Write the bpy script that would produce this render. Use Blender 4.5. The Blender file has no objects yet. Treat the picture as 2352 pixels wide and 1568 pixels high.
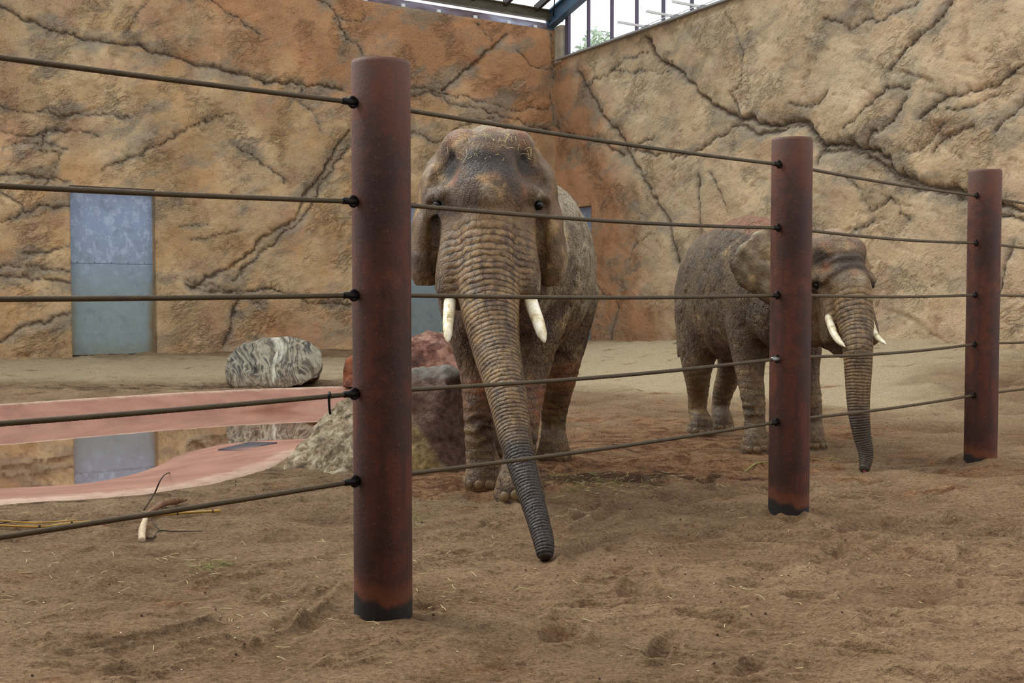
import bpy, math, random
import numpy as np
from mathutils import Vector, Matrix
random.seed(7)
C = bpy.context.scene.collection
SC = bpy.context.scene

# ------------------------------------------------------------------ camera, sky, sun, exposure
F, W, H, EYE = 2600.0, 2352.0, 1568.0, 1.6
PITCH = math.atan(106.0 / F)
cam_d = bpy.data.cameras.new('camera')
cam_d.sensor_width = 36.0
cam_d.lens = F / W * 36.0
cam_d.clip_end = 400
cam = bpy.data.objects.new('camera', cam_d)
C.objects.link(cam)
cam.location = (0, 0, EYE)
cam.rotation_euler = (math.pi / 2 - PITCH, 0, 0)
SC.camera = cam
SC.view_settings.view_transform = 'Standard'
SC.view_settings.look = 'None'
SC.view_settings.gamma = 1
SC.view_settings.use_curve_mapping = False
SC.view_settings.exposure = 0.72

world = bpy.data.worlds.new('overcast_sky')
SC.world = world
world.use_nodes = True
wn = world.node_tree
bg = wn.nodes['Background']
bg.inputs['Color'].default_value = (0.95, 0.965, 1.0, 1)
bg.inputs['Strength'].default_value = 0.95

sun_d = bpy.data.lights.new('sun', 'SUN')
sun_d.energy = 3.0
sun_d.angle = math.radians(26)
sun_d.color = (1.0, 0.96, 0.88)
sun = bpy.data.objects.new('sun', sun_d)
C.objects.link(sun)
sv = Vector((-0.55, 0.34, 0.72)).normalized()
sun.rotation_euler = sv.to_track_quat('Z', 'Y').to_euler()

# ------------------------------------------------------------------ pixel -> point helpers
cp, sp = math.cos(PITCH), math.sin(PITCH)
def ray(u, v):
    a, b = (u - W / 2) / F, -(v - H / 2) / F
    return np.array((a, cp + b * sp, -sp + b * cp))
def at(u, v, d):
    r = ray(u, v); k = d / r[1]
    return np.array((r[0] * k, d, EYE + r[2] * k))
def ground(u, v, z=0.0):
    r = ray(u, v); k = (z - EYE) / r[2]
    return np.array((r[0] * k, r[1] * k, z))

# ------------------------------------------------------------------ numpy noise
def _hash(ix, iy, iz, seed):
    h = (ix.astype(np.int64) * 374761393 + iy.astype(np.int64) * 668265263 + iz.astype(np.int64) * 2147483647 + seed * 974634777) & 0xffffffff
    h = ((h ^ (h >> 13)) * 1274126177) & 0xffffffff
    h = (h ^ (h >> 16)) & 0xffffffff
    return h.astype(np.float64) / 4294967295.0
def vnoise(x, y, z=0.0, seed=0):
    x = np.asarray(x, float); y = np.asarray(y, float); z = np.zeros_like(x) + z
    fx, fy, fz = np.floor(x), np.floor(y), np.floor(z)
    tx, ty, tz = x - fx, y - fy, z - fz
    tx = tx * tx * tx * (tx * (tx * 6 - 15) + 10); ty = ty * ty * ty * (ty * (ty * 6 - 15) + 10); tz = tz * tz * tz * (tz * (tz * 6 - 15) + 10)
    flat = not np.any(fz) and not np.any(tz)
    def layer(k):
        a = _hash(fx, fy, fz + k, seed); b = _hash(fx + 1, fy, fz + k, seed)
        c = _hash(fx, fy + 1, fz + k, seed); d = _hash(fx + 1, fy + 1, fz + k, seed)
        p = a + (b - a) * tx; q = c + (d - c) * tx
        return p + (q - p) * ty
    l0 = layer(0)
    if flat: return l0
    return l0 + (layer(1) - l0) * tz
def fbm(x, y, z=0.0, octv=4, seed=0, gain=0.5):
    s = 0; a = 1.0; n = 0; f = 1.0
    for i in range(octv):
        s = s + a * vnoise(np.asarray(x) * f, np.asarray(y) * f, np.asarray(z) * f if np.any(z) else 0.0, seed + i * 17); n += a; a *= gain; f *= 2.03
    return s / n
def ridged(x, y, z=0.0, octv=3, seed=0):
    s = 0; a = 1.0; n = 0; f = 1.0
    for i in range(octv):
        s = s + a * (1 - np.abs(2 * vnoise(np.asarray(x) * f, np.asarray(y) * f, np.asarray(z) * f if np.any(z) else 0.0, seed + i * 31) - 1)); n += a; a *= 0.5; f *= 2.1
    return s / n
def sstep(a, b, x):
    t = np.clip((x - a) / (b - a), 0, 1)
    return t * t * (3 - 2 * t)
def poly_dist(px, py, pts):
    """distance from points to an open polyline"""
    best = np.full(px.shape, 1e9)
    for (ax, ay), (bx, by) in zip(pts[:-1], pts[1:]):
        dx, dy = bx - ax, by - ay
        t = np.clip(((px - ax) * dx + (py - ay) * dy) / (dx * dx + dy * dy + 1e-12), 0, 1)
        best = np.minimum(best, np.hypot(px - ax - t * dx, py - ay - t * dy))
    return best
def inside(px, py, pts):
    r = np.zeros(px.shape, bool); n = len(pts)
    for i in range(n):
        ax, ay = pts[i]; bx, by = pts[(i + 1) % n]
        if ay == by: continue
        c = ((ay > py) != (by > py)) & (px < (bx - ax) * (py - ay) / (by - ay) + ax)
        r ^= c
    return r
def catmull(P, n):
    P = np.asarray(P, float); m = len(P)
    Q = np.vstack([2 * P[0] - P[1], P, 2 * P[-1] - P[-2]])
    out = []
    for i in np.linspace(0, m - 1, n):
        k = min(int(i), m - 2); t = i - k
        a, b, c, d = Q[k], Q[k + 1], Q[k + 2], Q[k + 3]
        out.append(0.5 * ((2 * b) + (c - a) * t + (2 * a - 5 * b + 4 * c - d) * t * t + (3 * b - a - 3 * c + d) * t ** 3))
    return np.array(out)

# ------------------------------------------------------------------ object helpers
def mesh(name, v, f, smooth=True):
    m = bpy.data.meshes.new(name)
    v = np.asarray(v, np.float32).reshape(-1, 3)
    if isinstance(f, np.ndarray):
        k = f.shape[1]; n = len(f)
        m.vertices.add(len(v)); m.vertices.foreach_set('co', v.ravel())
        m.loops.add(n * k); m.loops.foreach_set('vertex_index', f.astype(np.int32).ravel())
        m.polygons.add(n)
        m.polygons.foreach_set('loop_start', np.arange(0, n * k, k, dtype=np.int32))
        m.update(calc_edges=True); m.validate()
    else:
        m.from_pydata([tuple(map(float, p)) for p in v], [], [tuple(int(i) for i in q) for q in f]); m.update()
    if smooth: m.polygons.foreach_set('use_smooth', np.ones(len(m.polygons), bool))
    m.update()
    return m
def attr(m, name, arr):
    arr = np.asarray(arr, np.float32)
    if arr.ndim == 1:
        a = m.attributes.new(name, 'FLOAT', 'POINT'); a.data.foreach_set('value', arr)
    else:
        a = m.attributes.new(name, 'FLOAT_VECTOR', 'POINT'); a.data.foreach_set('vector', arr.ravel())
def obj(name, m, mat=None, parent=None):
    o = bpy.data.objects.new(name, m); C.objects.link(o)
    if mat and m: 
        m.materials.clear(); m.materials.append(mat)
    if parent: o.parent = parent
    return o
def tag(o, label=None, cat=None, group=None, kind=None):
    if label: o['label'] = label
    if cat: o['category'] = cat
    if group: o['group'] = group
    if kind: o['kind'] = kind
    return o
def empty(name, loc=(0, 0, 0)):
    o = bpy.data.objects.new(name, None); C.objects.link(o); o.location = loc
    return o
def grid_faces(nr, nc, wrap=False):
    r = np.arange(nr - 1)[:, None]; c = np.arange(nc if wrap else nc - 1)[None, :]
    c2 = (c + 1) % nc
    return np.stack([r * nc + c, r * nc + c2, (r + 1) * nc + c2, (r + 1) * nc + c], -1).reshape(-1, 4)
def orient(m):
    import bmesh
    b = bmesh.new(); b.from_mesh(m); bmesh.ops.recalc_face_normals(b, faces=b.faces); b.to_mesh(m); b.free()
    return m

class MB:
    """collects simple solids into one mesh"""
    def __init__(s): s.v = []; s.f = []
    def add(s, v, f):
        o = len(s.v); s.v += [tuple(map(float, p)) for p in v]; s.f += [tuple(int(i) + o for i in q) for q in f]
    def beam(s, a, b, w, h, up=(0, 0, 1), taper=1.0):
        a, b = Vector(a), Vector(b); d = (b - a).normalized(); up = Vector(up)
        x = d.cross(up).normalized(); y = x.cross(d).normalized()
        v = []
        for p, k in ((a, 1.0), (b, taper)):
            for sx, sy in ((-1, -1), (1, -1), (1, 1), (-1, 1)):
                v.append(p + x * (sx * w / 2 * k) + y * (sy * h / 2 * k))
        s.add(v, [(3, 2, 1, 0), (4, 5, 6, 7), (0, 1, 5, 4), (1, 2, 6, 5), (2, 3, 7, 6), (3, 0, 4, 7)])
    def tube(s, pts, rad, seg=12, cap=True):
        v, f = tube_geo(pts, rad, seg, cap); s.add(v, f)
    def ibeam(s, a, b, w, h, t=0.03, up=(0, 0, 1)):
        upv = Vector(up); d = (Vector(b) - Vector(a)).normalized(); x = d.cross(upv).normalized(); y = x.cross(d)
        o = y * (h / 2 - t / 2)
        s.beam(Vector(a) + o, Vector(b) + o, w, t, up); s.beam(Vector(a) - o, Vector(b) - o, w, t, up)
        s.beam(a, b, t, h - 2 * t, up)
    def mesh(s, name, smooth=False): return mesh(name, s.v, s.f, smooth)
    def obj(s, name, mat, parent=None, smooth=False): return obj(name, s.mesh(name, smooth), mat, parent)

def frames(P, side=None):
    P = np.asarray(P, float); T = np.gradient(P, axis=0); T /= np.linalg.norm(T, axis=1)[:, None] + 1e-12
    if side is None:
        side = np.array((1.0, 0, 0)) if abs(T[0][0]) < 0.8 else np.array((0, 1.0, 0))
    side = np.asarray(side, float); A = []; B = []
    for t in T:
        a = side - t * np.dot(side, t); a /= np.linalg.norm(a) + 1e-12
        side = a
        A.append(a); B.append(np.cross(t, a))
    return T, np.array(A), np.array(B)
def tube_geo(pts, rad, seg=12, cap=True, side=None):
    P = np.asarray(pts, float); n = len(P)
    R = np.asarray(rad, float)
    if R.ndim == 0: R = np.full(n, float(R))
    if R.ndim == 1: R = np.stack([R, R], 1)
    T, A, B = frames(P, side)
    th = np.linspace(0, 2 * np.pi, seg, endpoint=False)
    V = P[:, None, :] + A[:, None, :] * (R[:, 0][:, None] * np.cos(th))[..., None] + B[:, None, :] * (R[:, 1][:, None] * np.sin(th))[..., None]
    V = V.reshape(-1, 3); Fc = [tuple(q) for q in grid_faces(n, seg, True)]
    if cap:
        Fc.append(tuple(range(seg))[::-1]); Fc.append(tuple(range((n - 1) * seg, n * seg)))
    return V, Fc
def limb(MBo, pts, rad, side=None, seg=28, dens=26):
    """rounded organic tube through control points (radius scalar or (side, other))"""
    rad = [(r, r) if np.isscalar(r) else tuple(r) for r in rad]
    D = catmull(np.hstack([np.asarray(pts, float), np.asarray(rad, float)]), dens)
    P, R = D[:, :3], np.maximum(D[:, 3:], 0.01)
    T, A, B = frames(P, side)
    k = 6; pre = []; post = []
    for i in range(k, 0, -1):
        an = i / k * math.pi / 2 * 0.98
        pre.append((P[0] - T[0] * math.sin(an) * R[0].mean() * 0.8, R[0] * math.cos(an)))
    for i in range(1, k + 1):
        an = i / k * math.pi / 2 * 0.98
        post.append((P[-1] + T[-1] * math.sin(an) * R[-1].mean() * 0.8, R[-1] * math.cos(an)))
    PP = np.array([p for p, _ in pre] + list(P) + [p for p, _ in post]); RR = np.array([r for _, r in pre] + list(R) + [r for _, r in post])
    v, f = tube_geo(PP, RR, seg, True, A[0])
    MBo.add(v, f)
def ellipsoid(MBo, c, r, M=None, nu=20, nv=14):
    c = np.asarray(c, float); v = []
    for i in range(1, nv):
        p = math.pi * i / nv
        for j in range(nu):
            t = 2 * math.pi * j / nu
            v.append((r[0] * math.sin(p) * math.cos(t), r[1] * math.sin(p) * math.sin(t), r[2] * math.cos(p)))
    v.append((0, 0, r[2])); v.append((0, 0, -r[2])); v = np.array(v)
    if M is not None: v = v @ np.asarray(M).T
    v = v + c; f = [tuple(q[::-1]) for q in grid_faces(nv - 1, nu, True)]
    n = (nv - 1) * nu
    for j in range(nu):
        f.append((n, j, (j + 1) % nu)); f.append((n + 1, (nv - 2) * nu + (j + 1) % nu, (nv - 2) * nu + j))
    MBo.add(v, f)

# ------------------------------------------------------------------ materials
def srgb(r, g, b):
    return tuple((c / 255 / 12.92) if c / 255 <= 0.04045 else ((c / 255 + 0.055) / 1.055) ** 2.4 for c in (r, g, b)) + (1,)
class NT:
    def __init__(s, name, rough=0.8, spec=0.3):
        s.m = bpy.data.materials.new(name); s.m.use_nodes = True; s.t = s.m.node_tree; s.n = s.t.nodes
        s.b = s.n['Principled BSDF']; s.b.inputs['Roughness'].default_value = rough
        s.b.inputs['Specular IOR Level'].default_value = spec
        s.pos = s.n.new('ShaderNodeNewGeometry').outputs['Position']
        s.tc = s.n.new('ShaderNodeTexCoord').outputs['Object']
    def L(s, a, b):
        if isinstance(a, bpy.types.NodeSocket): s.t.links.new(a, b)
        else:
            try: b.default_value = a
            except Exception: b.default_value = (a, a, a)
    def math(s, op, a, b=0.0, c=None, clamp=False):
        n = s.n.new('ShaderNodeMath'); n.operation = op; n.use_clamp = clamp
        s.L(a, n.inputs[0]); s.L(b, n.inputs[1])
        if c is not None: s.L(c, n.inputs[2])
        return n.outputs[0]
    def scale(s, v, sc):
        n = s.n.new('ShaderNodeVectorMath'); n.operation = 'MULTIPLY'; s.L(v, n.inputs[0]); n.inputs[1].default_value = sc
        return n.outputs[0]
    def rot(s, v, r):
        n = s.n.new('ShaderNodeMapping'); s.L(v, n.inputs['Vector']); n.inputs['Rotation'].default_value = r
        return n.outputs[0]
    def warp(s, v, amt, sc):
        nn = s.n.new('ShaderNodeTexNoise'); s.L(v, nn.inputs['Vector']); nn.inputs['Scale'].default_value = sc; nn.inputs['Detail'].default_value = 2
        sub = s.n.new('ShaderNodeVectorMath'); sub.operation = 'MULTIPLY_ADD'
        s.L(nn.outputs['Color'], sub.inputs[0]); sub.inputs[1].default_value = (amt,) * 3; s.L(v, sub.inputs[2])
        return sub.outputs[0]
    def noise(s, v, sc, det=4, rough=0.55, dist=0.0):
        n = s.n.new('ShaderNodeTexNoise'); s.L(v, n.inputs['Vector']); n.inputs['Scale'].default_value = sc
        n.inputs['Detail'].default_value = det; n.inputs['Roughness'].default_value = rough; n.inputs['Distortion'].default_value = dist
        return n.outputs['Fac']
    def vor(s, v, sc, feat='F1', rand=1.0):
        n = s.n.new('ShaderNodeTexVoronoi'); n.feature = feat; s.L(v, n.inputs['Vector']); n.inputs['Scale'].default_value = sc
        n.inputs['Randomness'].default_value = rand
        return n.outputs['Distance']
    def ramp(s, f, stops, interp='LINEAR'):
        n = s.n.new('ShaderNodeValToRGB'); n.color_ramp.interpolation = interp; s.L(f, n.inputs[0]); e = n.color_ramp.elements
        while len(e) < len(stops): e.new(0.5)
        for k, (p, c) in enumerate(stops):
            e[k].position = p; e[k].color = c if len(c) == 4 else c + (1,)
        return n.outputs['Color']
    def rng(s, f, a, b, c=0.0, d=1.0):
        n = s.n.new('ShaderNodeMapRange'); n.interpolation_type = 'SMOOTHSTEP'; s.L(f, n.inputs['Value'])
        for k, x in zip(('From Min', 'From Max', 'To Min', 'To Max'), (a, b, c, d)): n.inputs[k].default_value = x
        return n.outputs[0]
    def mix(s, f, a, b, mode='MIX'):
        n = s.n.new('ShaderNodeMix'); n.data_type = 'RGBA'; n.blend_type = mode
        s.L(f, n.inputs[0]); s.L(a, n.inputs[6]); s.L(b, n.inputs[7])
        return n.outputs[2]
    def attr(s, name, vec=False):
        n = s.n.new('ShaderNodeAttribute'); n.attribute_name = name
        return n.outputs['Vector'] if vec else n.outputs['Fac']
    def sep(s, v):
        n = s.n.new('ShaderNodeSeparateXYZ'); s.L(v, n.inputs[0]); return n.outputs
    def bump(s, h, dist, strength=1.0, prev=None):
        n = s.n.new('ShaderNodeBump'); s.L(h, n.inputs['Height']); n.inputs['Distance'].default_value = dist; n.inputs['Strength'].default_value = strength
        if prev: s.t.links.new(prev, n.inputs['Normal'])
        return n.outputs[0]
    def out(s, col=None, normal=None, rough=None, metal=None):
        if col is not None: s.L(col, s.b.inputs['Base Color'])
        if normal is not None: s.t.links.new(normal, s.b.inputs['Normal'])
        if rough is not None: s.L(rough, s.b.inputs['Roughness'])
        if metal is not None: s.L(metal, s.b.inputs['Metallic'])
        return s.m
def plain(name, rgb, rough=0.7, var=0.15, sc=20, metal=0.0, bump=0.0):
    n = NT(name, rough); f = n.noise(n.tc, sc, 4)
    a = tuple(c * (1 - var) for c in rgb[:3]) + (1,); b = tuple(min(1, c * (1 + var)) for c in rgb[:3]) + (1,)
    nm = n.bump(f, bump) if bump else None
    return n.out(n.ramp(f, [(0.3, a), (0.7, b)]), nm, metal=metal)

def mat_rock_wall(name, orange):
    n = NT(name, 0.88, 0.2); p = n.pos
    ochre, tan, org, red, grey, dark = srgb(198, 154, 104), srgb(216, 184, 140), srgb(190, 126, 82), srgb(188, 142, 112), srgb(150, 138, 120), srgb(84, 64, 50)
    w = n.warp(p, 0.7, 0.8)
    c = n.mix(n.rng(n.noise(w, 0.55, 4), 0.35, 0.65), ochre, tan)
    c = n.mix(n.math('MULTIPLY', n.rng(n.noise(n.warp(p, 1.5, .4), 0.9, 5, .6), 0.48, 0.66), 0.75), c, red)
    c = n.mix(n.math('MULTIPLY', n.attr('beige'), .6), c, srgb(202, 178, 148))
    o = n.attr('warm'); on = n.math('MULTIPLY_ADD', n.math('SUBTRACT', n.noise(w, 0.8, 5), 0.5), 1.4, o)
    c = n.mix(n.rng(on, 0.15, 0.85, 0, 0.75), c, org)
    g = n.noise(n.scale(n.rot(n.warp(p, .6, 1.1), (0, .5, .3)), (0.8, .8, 2.2)), 0.75, 6, .62)
    gm = n.math('MULTIPLY_ADD', n.attr('stain'), 0.25, g)
    c = n.mix(n.rng(gm, 0.50, 0.68, 0, 0.8), c, grey)
    c = n.mix(n.rng(n.noise(n.warp(p, .8, .9), 1.7, 6, .65), .54, .74, 0, .6), c, srgb(134, 98, 72))
    st = n.noise(n.warp(p, .15, 5), 9, 5, .65)
    c = n.mix(n.rng(st, 0.54, 0.72, 0, 0.4), c, dark)
    c = n.mix(n.rng(n.noise(p, 34, 3, .6), 0.35, 0.7, 0, 0.25), c, srgb(238, 206, 160))
    c = n.mix(n.attr('crack'), c, srgb(62, 48, 40))
    # carved plaster relief: stippling, creases
    msk = n.rng(n.noise(p, .8, 3), .35, .62, .25, 1.0)
    h1 = n.math('MULTIPLY', n.noise(n.scale(n.rot(p, (0, .3, 0)), (1, 1, 1.4)), 12, 7, .64), msk)
    h2 = n.math('SUBTRACT', 1.0, n.math('ABSOLUTE', n.math('MULTIPLY_ADD', n.noise(n.scale(n.rot(n.warp(p, .3, 2), (.2, .6, 0)), (1, 1, 2.4)), 2.4, 5, .6), 2.0, -1.0)))
    h2 = n.math('POWER', h2, 6.0)
    h3 = n.noise(p, 42, 3, .6)
    b = n.bump(h3, 0.022, 0.8)
    b = n.bump(h1, 0.085, 1.0, b)
    h2 = n.math('MULTIPLY', h2, n.rng(n.noise(p, .9, 3), .45, .62))
    b = n.bump(n.math('MULTIPLY', h2, -1.0), 0.06, 1.0, b)
    c = n.mix(n.rng(h2, 0.80, 0.99, 0, 0.45), c, dark)
    return n.out(c, b)

def mat_sand():
    n = NT('sand', 0.92, 0.15); p = n.pos
    a, b2, dk = srgb(174, 135, 99), srgb(204, 165, 125), srgb(116, 84, 60)
    c = n.mix(n.rng(n.noise(n.warp(p, .3, 2), 1.4, 5, .6), .35, .65), a, b2)
    c = n.mix(n.rng(n.noise(n.scale(n.warp(p, .2, 3), (1, 1.6, 1)), 5, 8, .72), .50, .68, 0, .75), c, dk)
    c = n.mix(n.rng(n.attr('height'), 0.1, 0.9), n.mix(.55, c, dk), n.mix(.5, c, srgb(204, 172, 132)))  # troughs darkened and crests paled in colour, standing in for relief shading
    pale = n.math('MULTIPLY_ADD', n.math('SUBTRACT', n.noise(n.warp(p, .4, 1), 1.3, 4), .5), .7, n.attr('pale'))
    c = n.mix(n.rng(pale, .2, .8, 0, .92), c, srgb(250, 222, 178))
    rd = n.math('MULTIPLY_ADD', n.math('SUBTRACT', n.noise(n.scale(n.warp(p, .5, 1.2), (.8, 1.7, 1)), 1.8, 6, .62), .5), 3.4, n.attr('red'))
    c = n.mix(n.rng(rd, .25, .8, 0, .9), c, n.mix(n.rng(n.noise(n.scale(n.warp(p, .3, 2), (.8, 1.8, 1)), 4.5, 7, .68), .38, .62), srgb(130, 78, 48), srgb(208, 154, 108)))
    wet = n.math('MULTIPLY_ADD', n.math('SUBTRACT', n.noise(n.scale(n.warp(p, .4, 2), (.7, 2.2, 1)), 3.6, 8, .7), .5), 2.6, n.attr('wet'))
    c = n.mix(n.rng(wet, .35, .8, 0, .85), c, srgb(74, 46, 32))
    g1 = n.noise(n.scale(p, (1, 1.4, 1)), 40, 7, .86); c = n.mix(n.rng(g1, .51, .60, 0, .7), c, srgb(94, 68, 48)); c = n.mix(n.rng(g1, .47, .38, 0, .6), c, srgb(218, 188, 148))
    gr = n.noise(p, 130, 3, .8)
    c = n.mix(n.rng(gr, .55, .75, 0, .35), c, srgb(92, 70, 52)); c = n.mix(n.rng(gr, .45, .25, 0, .35), c, srgb(205, 178, 142))
    c = n.mix(n.rng(n.noise(n.scale(p, (1, 1.4, 1)), 22, 6, .78), .56, .72, 0, .7), c, srgb(84, 60, 42))
    h = n.math('MULTIPLY_ADD', n.noise(n.scale(n.warp(p, .06, 8), (1, 1.5, 1)), 18, 6, .72), 0.9, n.math('MULTIPLY', n.noise(n.warp(n.scale(p, (1, 1.3, 1)), .25, 3), 6, 5, .6), 1.0))
    b = n.bump(gr, .012, 1.0); b = n.bump(g1, .03, 1.0, b); b = n.bump(h, .09, 1.0, b)
    return n.out(c, b)

def mat_skin(name, tint):
    n = NT(name, 0.55, 0.45); p = n.tc
    base, lite, dk, rust, pale = srgb(112, 82, 48), srgb(180, 144, 90), srgb(44, 30, 20), srgb(160, 86, 36), srgb(200, 184, 148)
    c = n.mix(n.rng(n.noise(n.warp(p, .4, 3), 2.6, 6, .6), .35, .65), base, n.mix(.35, dk, base))
    c = n.mix(n.rng(n.noise(n.warp(p, .4, 2), 4.2, 5, .6), .52, .72, 0, .7), c, lite)
    c = n.mix(n.math('MULTIPLY', n.sep(n.attr('tv', True))[2], n.rng(n.noise(p, 12, 5, .65), .38, .6, 0, .75)), c, srgb(162, 128, 82))
    ru = n.math('MULTIPLY_ADD', n.math('SUBTRACT', n.noise(p, 5, 6, .65), .5), 1.5, n.attr('rust'))
    c = n.mix(n.rng(ru, .2, .85, 0, .85), c, rust)
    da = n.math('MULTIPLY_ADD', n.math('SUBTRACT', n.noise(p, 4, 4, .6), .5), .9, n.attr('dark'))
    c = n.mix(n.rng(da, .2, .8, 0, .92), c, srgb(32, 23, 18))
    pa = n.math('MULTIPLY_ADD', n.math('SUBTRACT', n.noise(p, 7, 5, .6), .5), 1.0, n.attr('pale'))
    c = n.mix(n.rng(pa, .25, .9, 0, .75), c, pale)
    # skin cracks
    wv = n.warp(p, .05, 9)
    v1 = n.vor(n.scale(wv, (1, 1, .42)), 27, 'DISTANCE_TO_EDGE'); v2 = n.vor(wv, 55, 'DISTANCE_TO_EDGE')
    k1 = n.rng(v1, 0, .16); k2 = n.rng(v2, 0, .2)
    cw = n.attr('cell')
    tv = n.sep(n.attr('tv', True))
    wob = n.math('MULTIPLY', n.noise(p, 9, 4, .65), 3.2)
    ring = n.math('ABSOLUTE', n.math('SINE', n.math('ADD', tv[0], wob)))
    ring = n.math('POWER', ring, .7)
    vert = n.math('ABSOLUTE', n.math('SINE', n.math('MULTIPLY_ADD', n.noise(p, 9, 2), 3.0, tv[1])))
    vert = n.math('POWER', vert, .6)
    rw = tv[2]
    hh = n.math('ADD', n.math('MULTIPLY', n.math('ADD', n.math('MULTIPLY', k1, .42), n.math('MULTIPLY', k2, .30)), cw),
                n.math('MULTIPLY', n.math('ADD', n.math('MULTIPLY', ring, .62), n.math('MULTIPLY', vert, .4)), rw))
    rn = n.rng(n.noise(p, 8, 4, .65), .3, .65, .25, 1.0)
    gro = n.math('ADD', n.math('MULTIPLY', n.math('SUBTRACT', 1.0, n.math('MULTIPLY_ADD', k1, .6, n.math('MULTIPLY', k2, .4))), n.math('MULTIPLY', cw, .55)), n.math('MULTIPLY', n.math('MULTIPLY', n.math('SUBTRACT', 1.0, n.math('MULTIPLY', ring, n.math('MULTIPLY_ADD', vert, .6, .4))), 1.15), n.math('MULTIPLY', rw, rn)), clamp=True)
    c = n.mix(gro, c, srgb(38, 28, 22))
    b = n.bump(n.noise(p, 90, 3, .6), .006, .7); b = n.bump(hh, .017, 1.0, b)
    b = n.bump(n.noise(n.scale(n.warp(p, .2, 3), (1, 1, .5)), 7, 4, .6), .05, .8, b)
    if tint: c = n.mix(.18, c, tint)
    return n.out(c, b)

def mat_rust():
    n = NT('rusty_steel', 0.7, 0.35); p = n.tc
    st = n.noise(n.scale(p, (1, 1, .12)), 16, 5, .6); bl = n.noise(n.warp(p, .2, 5), 3.2, 6, .65); fi = n.noise(p, 60, 4, .7)
    c = n.mix(n.rng(bl, .35, .66), srgb(54, 31, 23), srgb(96, 50, 33))
    c = n.mix(n.rng(st, .45, .7, 0, .7), c, srgb(52, 32, 28))
    c = n.mix(n.rng(n.noise(p, 2.1, 5, .6), .54, .72, 0, .6), c, srgb(120, 68, 42)); c = n.mix(n.rng(n.noise(p, 22, 6, .75), .55, .7, 0, .5), c, srgb(44, 26, 22))
    c = n.mix(n.rng(fi, .60, .75, 0, .45), c, srgb(176, 100, 62))
    z = n.sep(p)[2]
    top = n.math('MULTIPLY_ADD', st, .5, z); c = n.mix(n.rng(top, 2.4, 3.2, 0, .45), c, srgb(112, 92, 80))
    zz = n.math('MULTIPLY_ADD', n.noise(n.scale(p, (1, 1, .4)), 5, 4), .22, z)
    c = n.mix(n.rng(zz, .34, .27, 0, .45), c, srgb(128, 72, 40))
    c = n.mix(n.rng(zz, .25, .21), c, srgb(40, 34, 30))
    b = n.bump(fi, .004, .8)
    return n.out(c, b, n.rng(bl, .3, .7, .62, .8))

def mat_rock(name, kind):
    n = NT(name, .85, .25); p = n.tc
    if kind == 'striped':
        s = n.noise(n.scale(n.rot(n.warp(p, .45, 1.6), (0, .55, .2)), (3.4, 1.2, .8)), .85, 9, .62, .6)
        c = n.ramp(s, [(.30, srgb(34, 36, 40)), (.40, srgb(78, 76, 70)), (.455, srgb(160, 150, 128)), (.49, srgb(48, 48, 50)), (.54, srgb(176, 166, 142)), (.60, srgb(92, 82, 70)), (.68, srgb(206, 198, 176))])
        z = n.sep(p)[2]; c = n.mix(n.rng(n.math('MULTIPLY_ADD', n.noise(p, 5, 5), .4, z), .55, .15, 0, .6), c, srgb(120, 88, 60))
        bd = .05
    elif kind == 'red':
        c = n.ramp(n.noise(p, 3.5, 7, .66), [(.36, srgb(62, 36, 28)), (.48, srgb(116, 74, 58)), (.6, srgb(172, 132, 112))]); bd = .06
    elif kind == 'brown':
        c = n.ramp(n.noise(p, 4, 6, .6), [(.35, srgb(84, 46, 30)), (.65, srgb(150, 88, 56))]); bd = .03
    else:
        c = n.ramp(n.noise(n.warp(p, .2, 4), 9, 8, .72), [(.36, srgb(70, 58, 46)), (.47, srgb(138, 118, 90)), (.56, srgb(178, 160, 130)), (.68, srgb(208, 196, 172))])
        x, y, z = n.sep(p)
        f = n.math('ADD', n.math('MULTIPLY', x, 1.0), n.math('MULTIPLY_ADD', z, .75, n.math('MULTIPLY', n.noise(p, 3, 5), .3)))
        pur = n.ramp(n.noise(p, 14, 7, .7), [(.35, srgb(66, 42, 34)), (.62, srgb(124, 92, 76))])
        c = n.mix(n.rng(f, .62, .70, 0, .92), c, pur)
        yel = n.ramp(n.noise(p, 9, 6, .7), [(.4, srgb(96, 70, 38)), (.62, srgb(178, 146, 88))])
        g2 = n.math('MULTIPLY', n.rng(x, -.12, .06), n.rng(f, .70, .62)); c = n.mix(n.math('MULTIPLY', g2, .75), c, yel)
        c = n.mix(n.rng(n.math('MULTIPLY_ADD', n.noise(p, 5, 5), .25, z), .88, 1.0, 0, .75), c, srgb(150, 142, 130)); bd = .06
    b = n.bump(n.noise(p, 45, 4, .7), .012, .8); b = n.bump(n.noise(n.warp(p, .2, 4), 8, 7, .68), bd, 1.0, b)
    return n.out(c, b)

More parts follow.
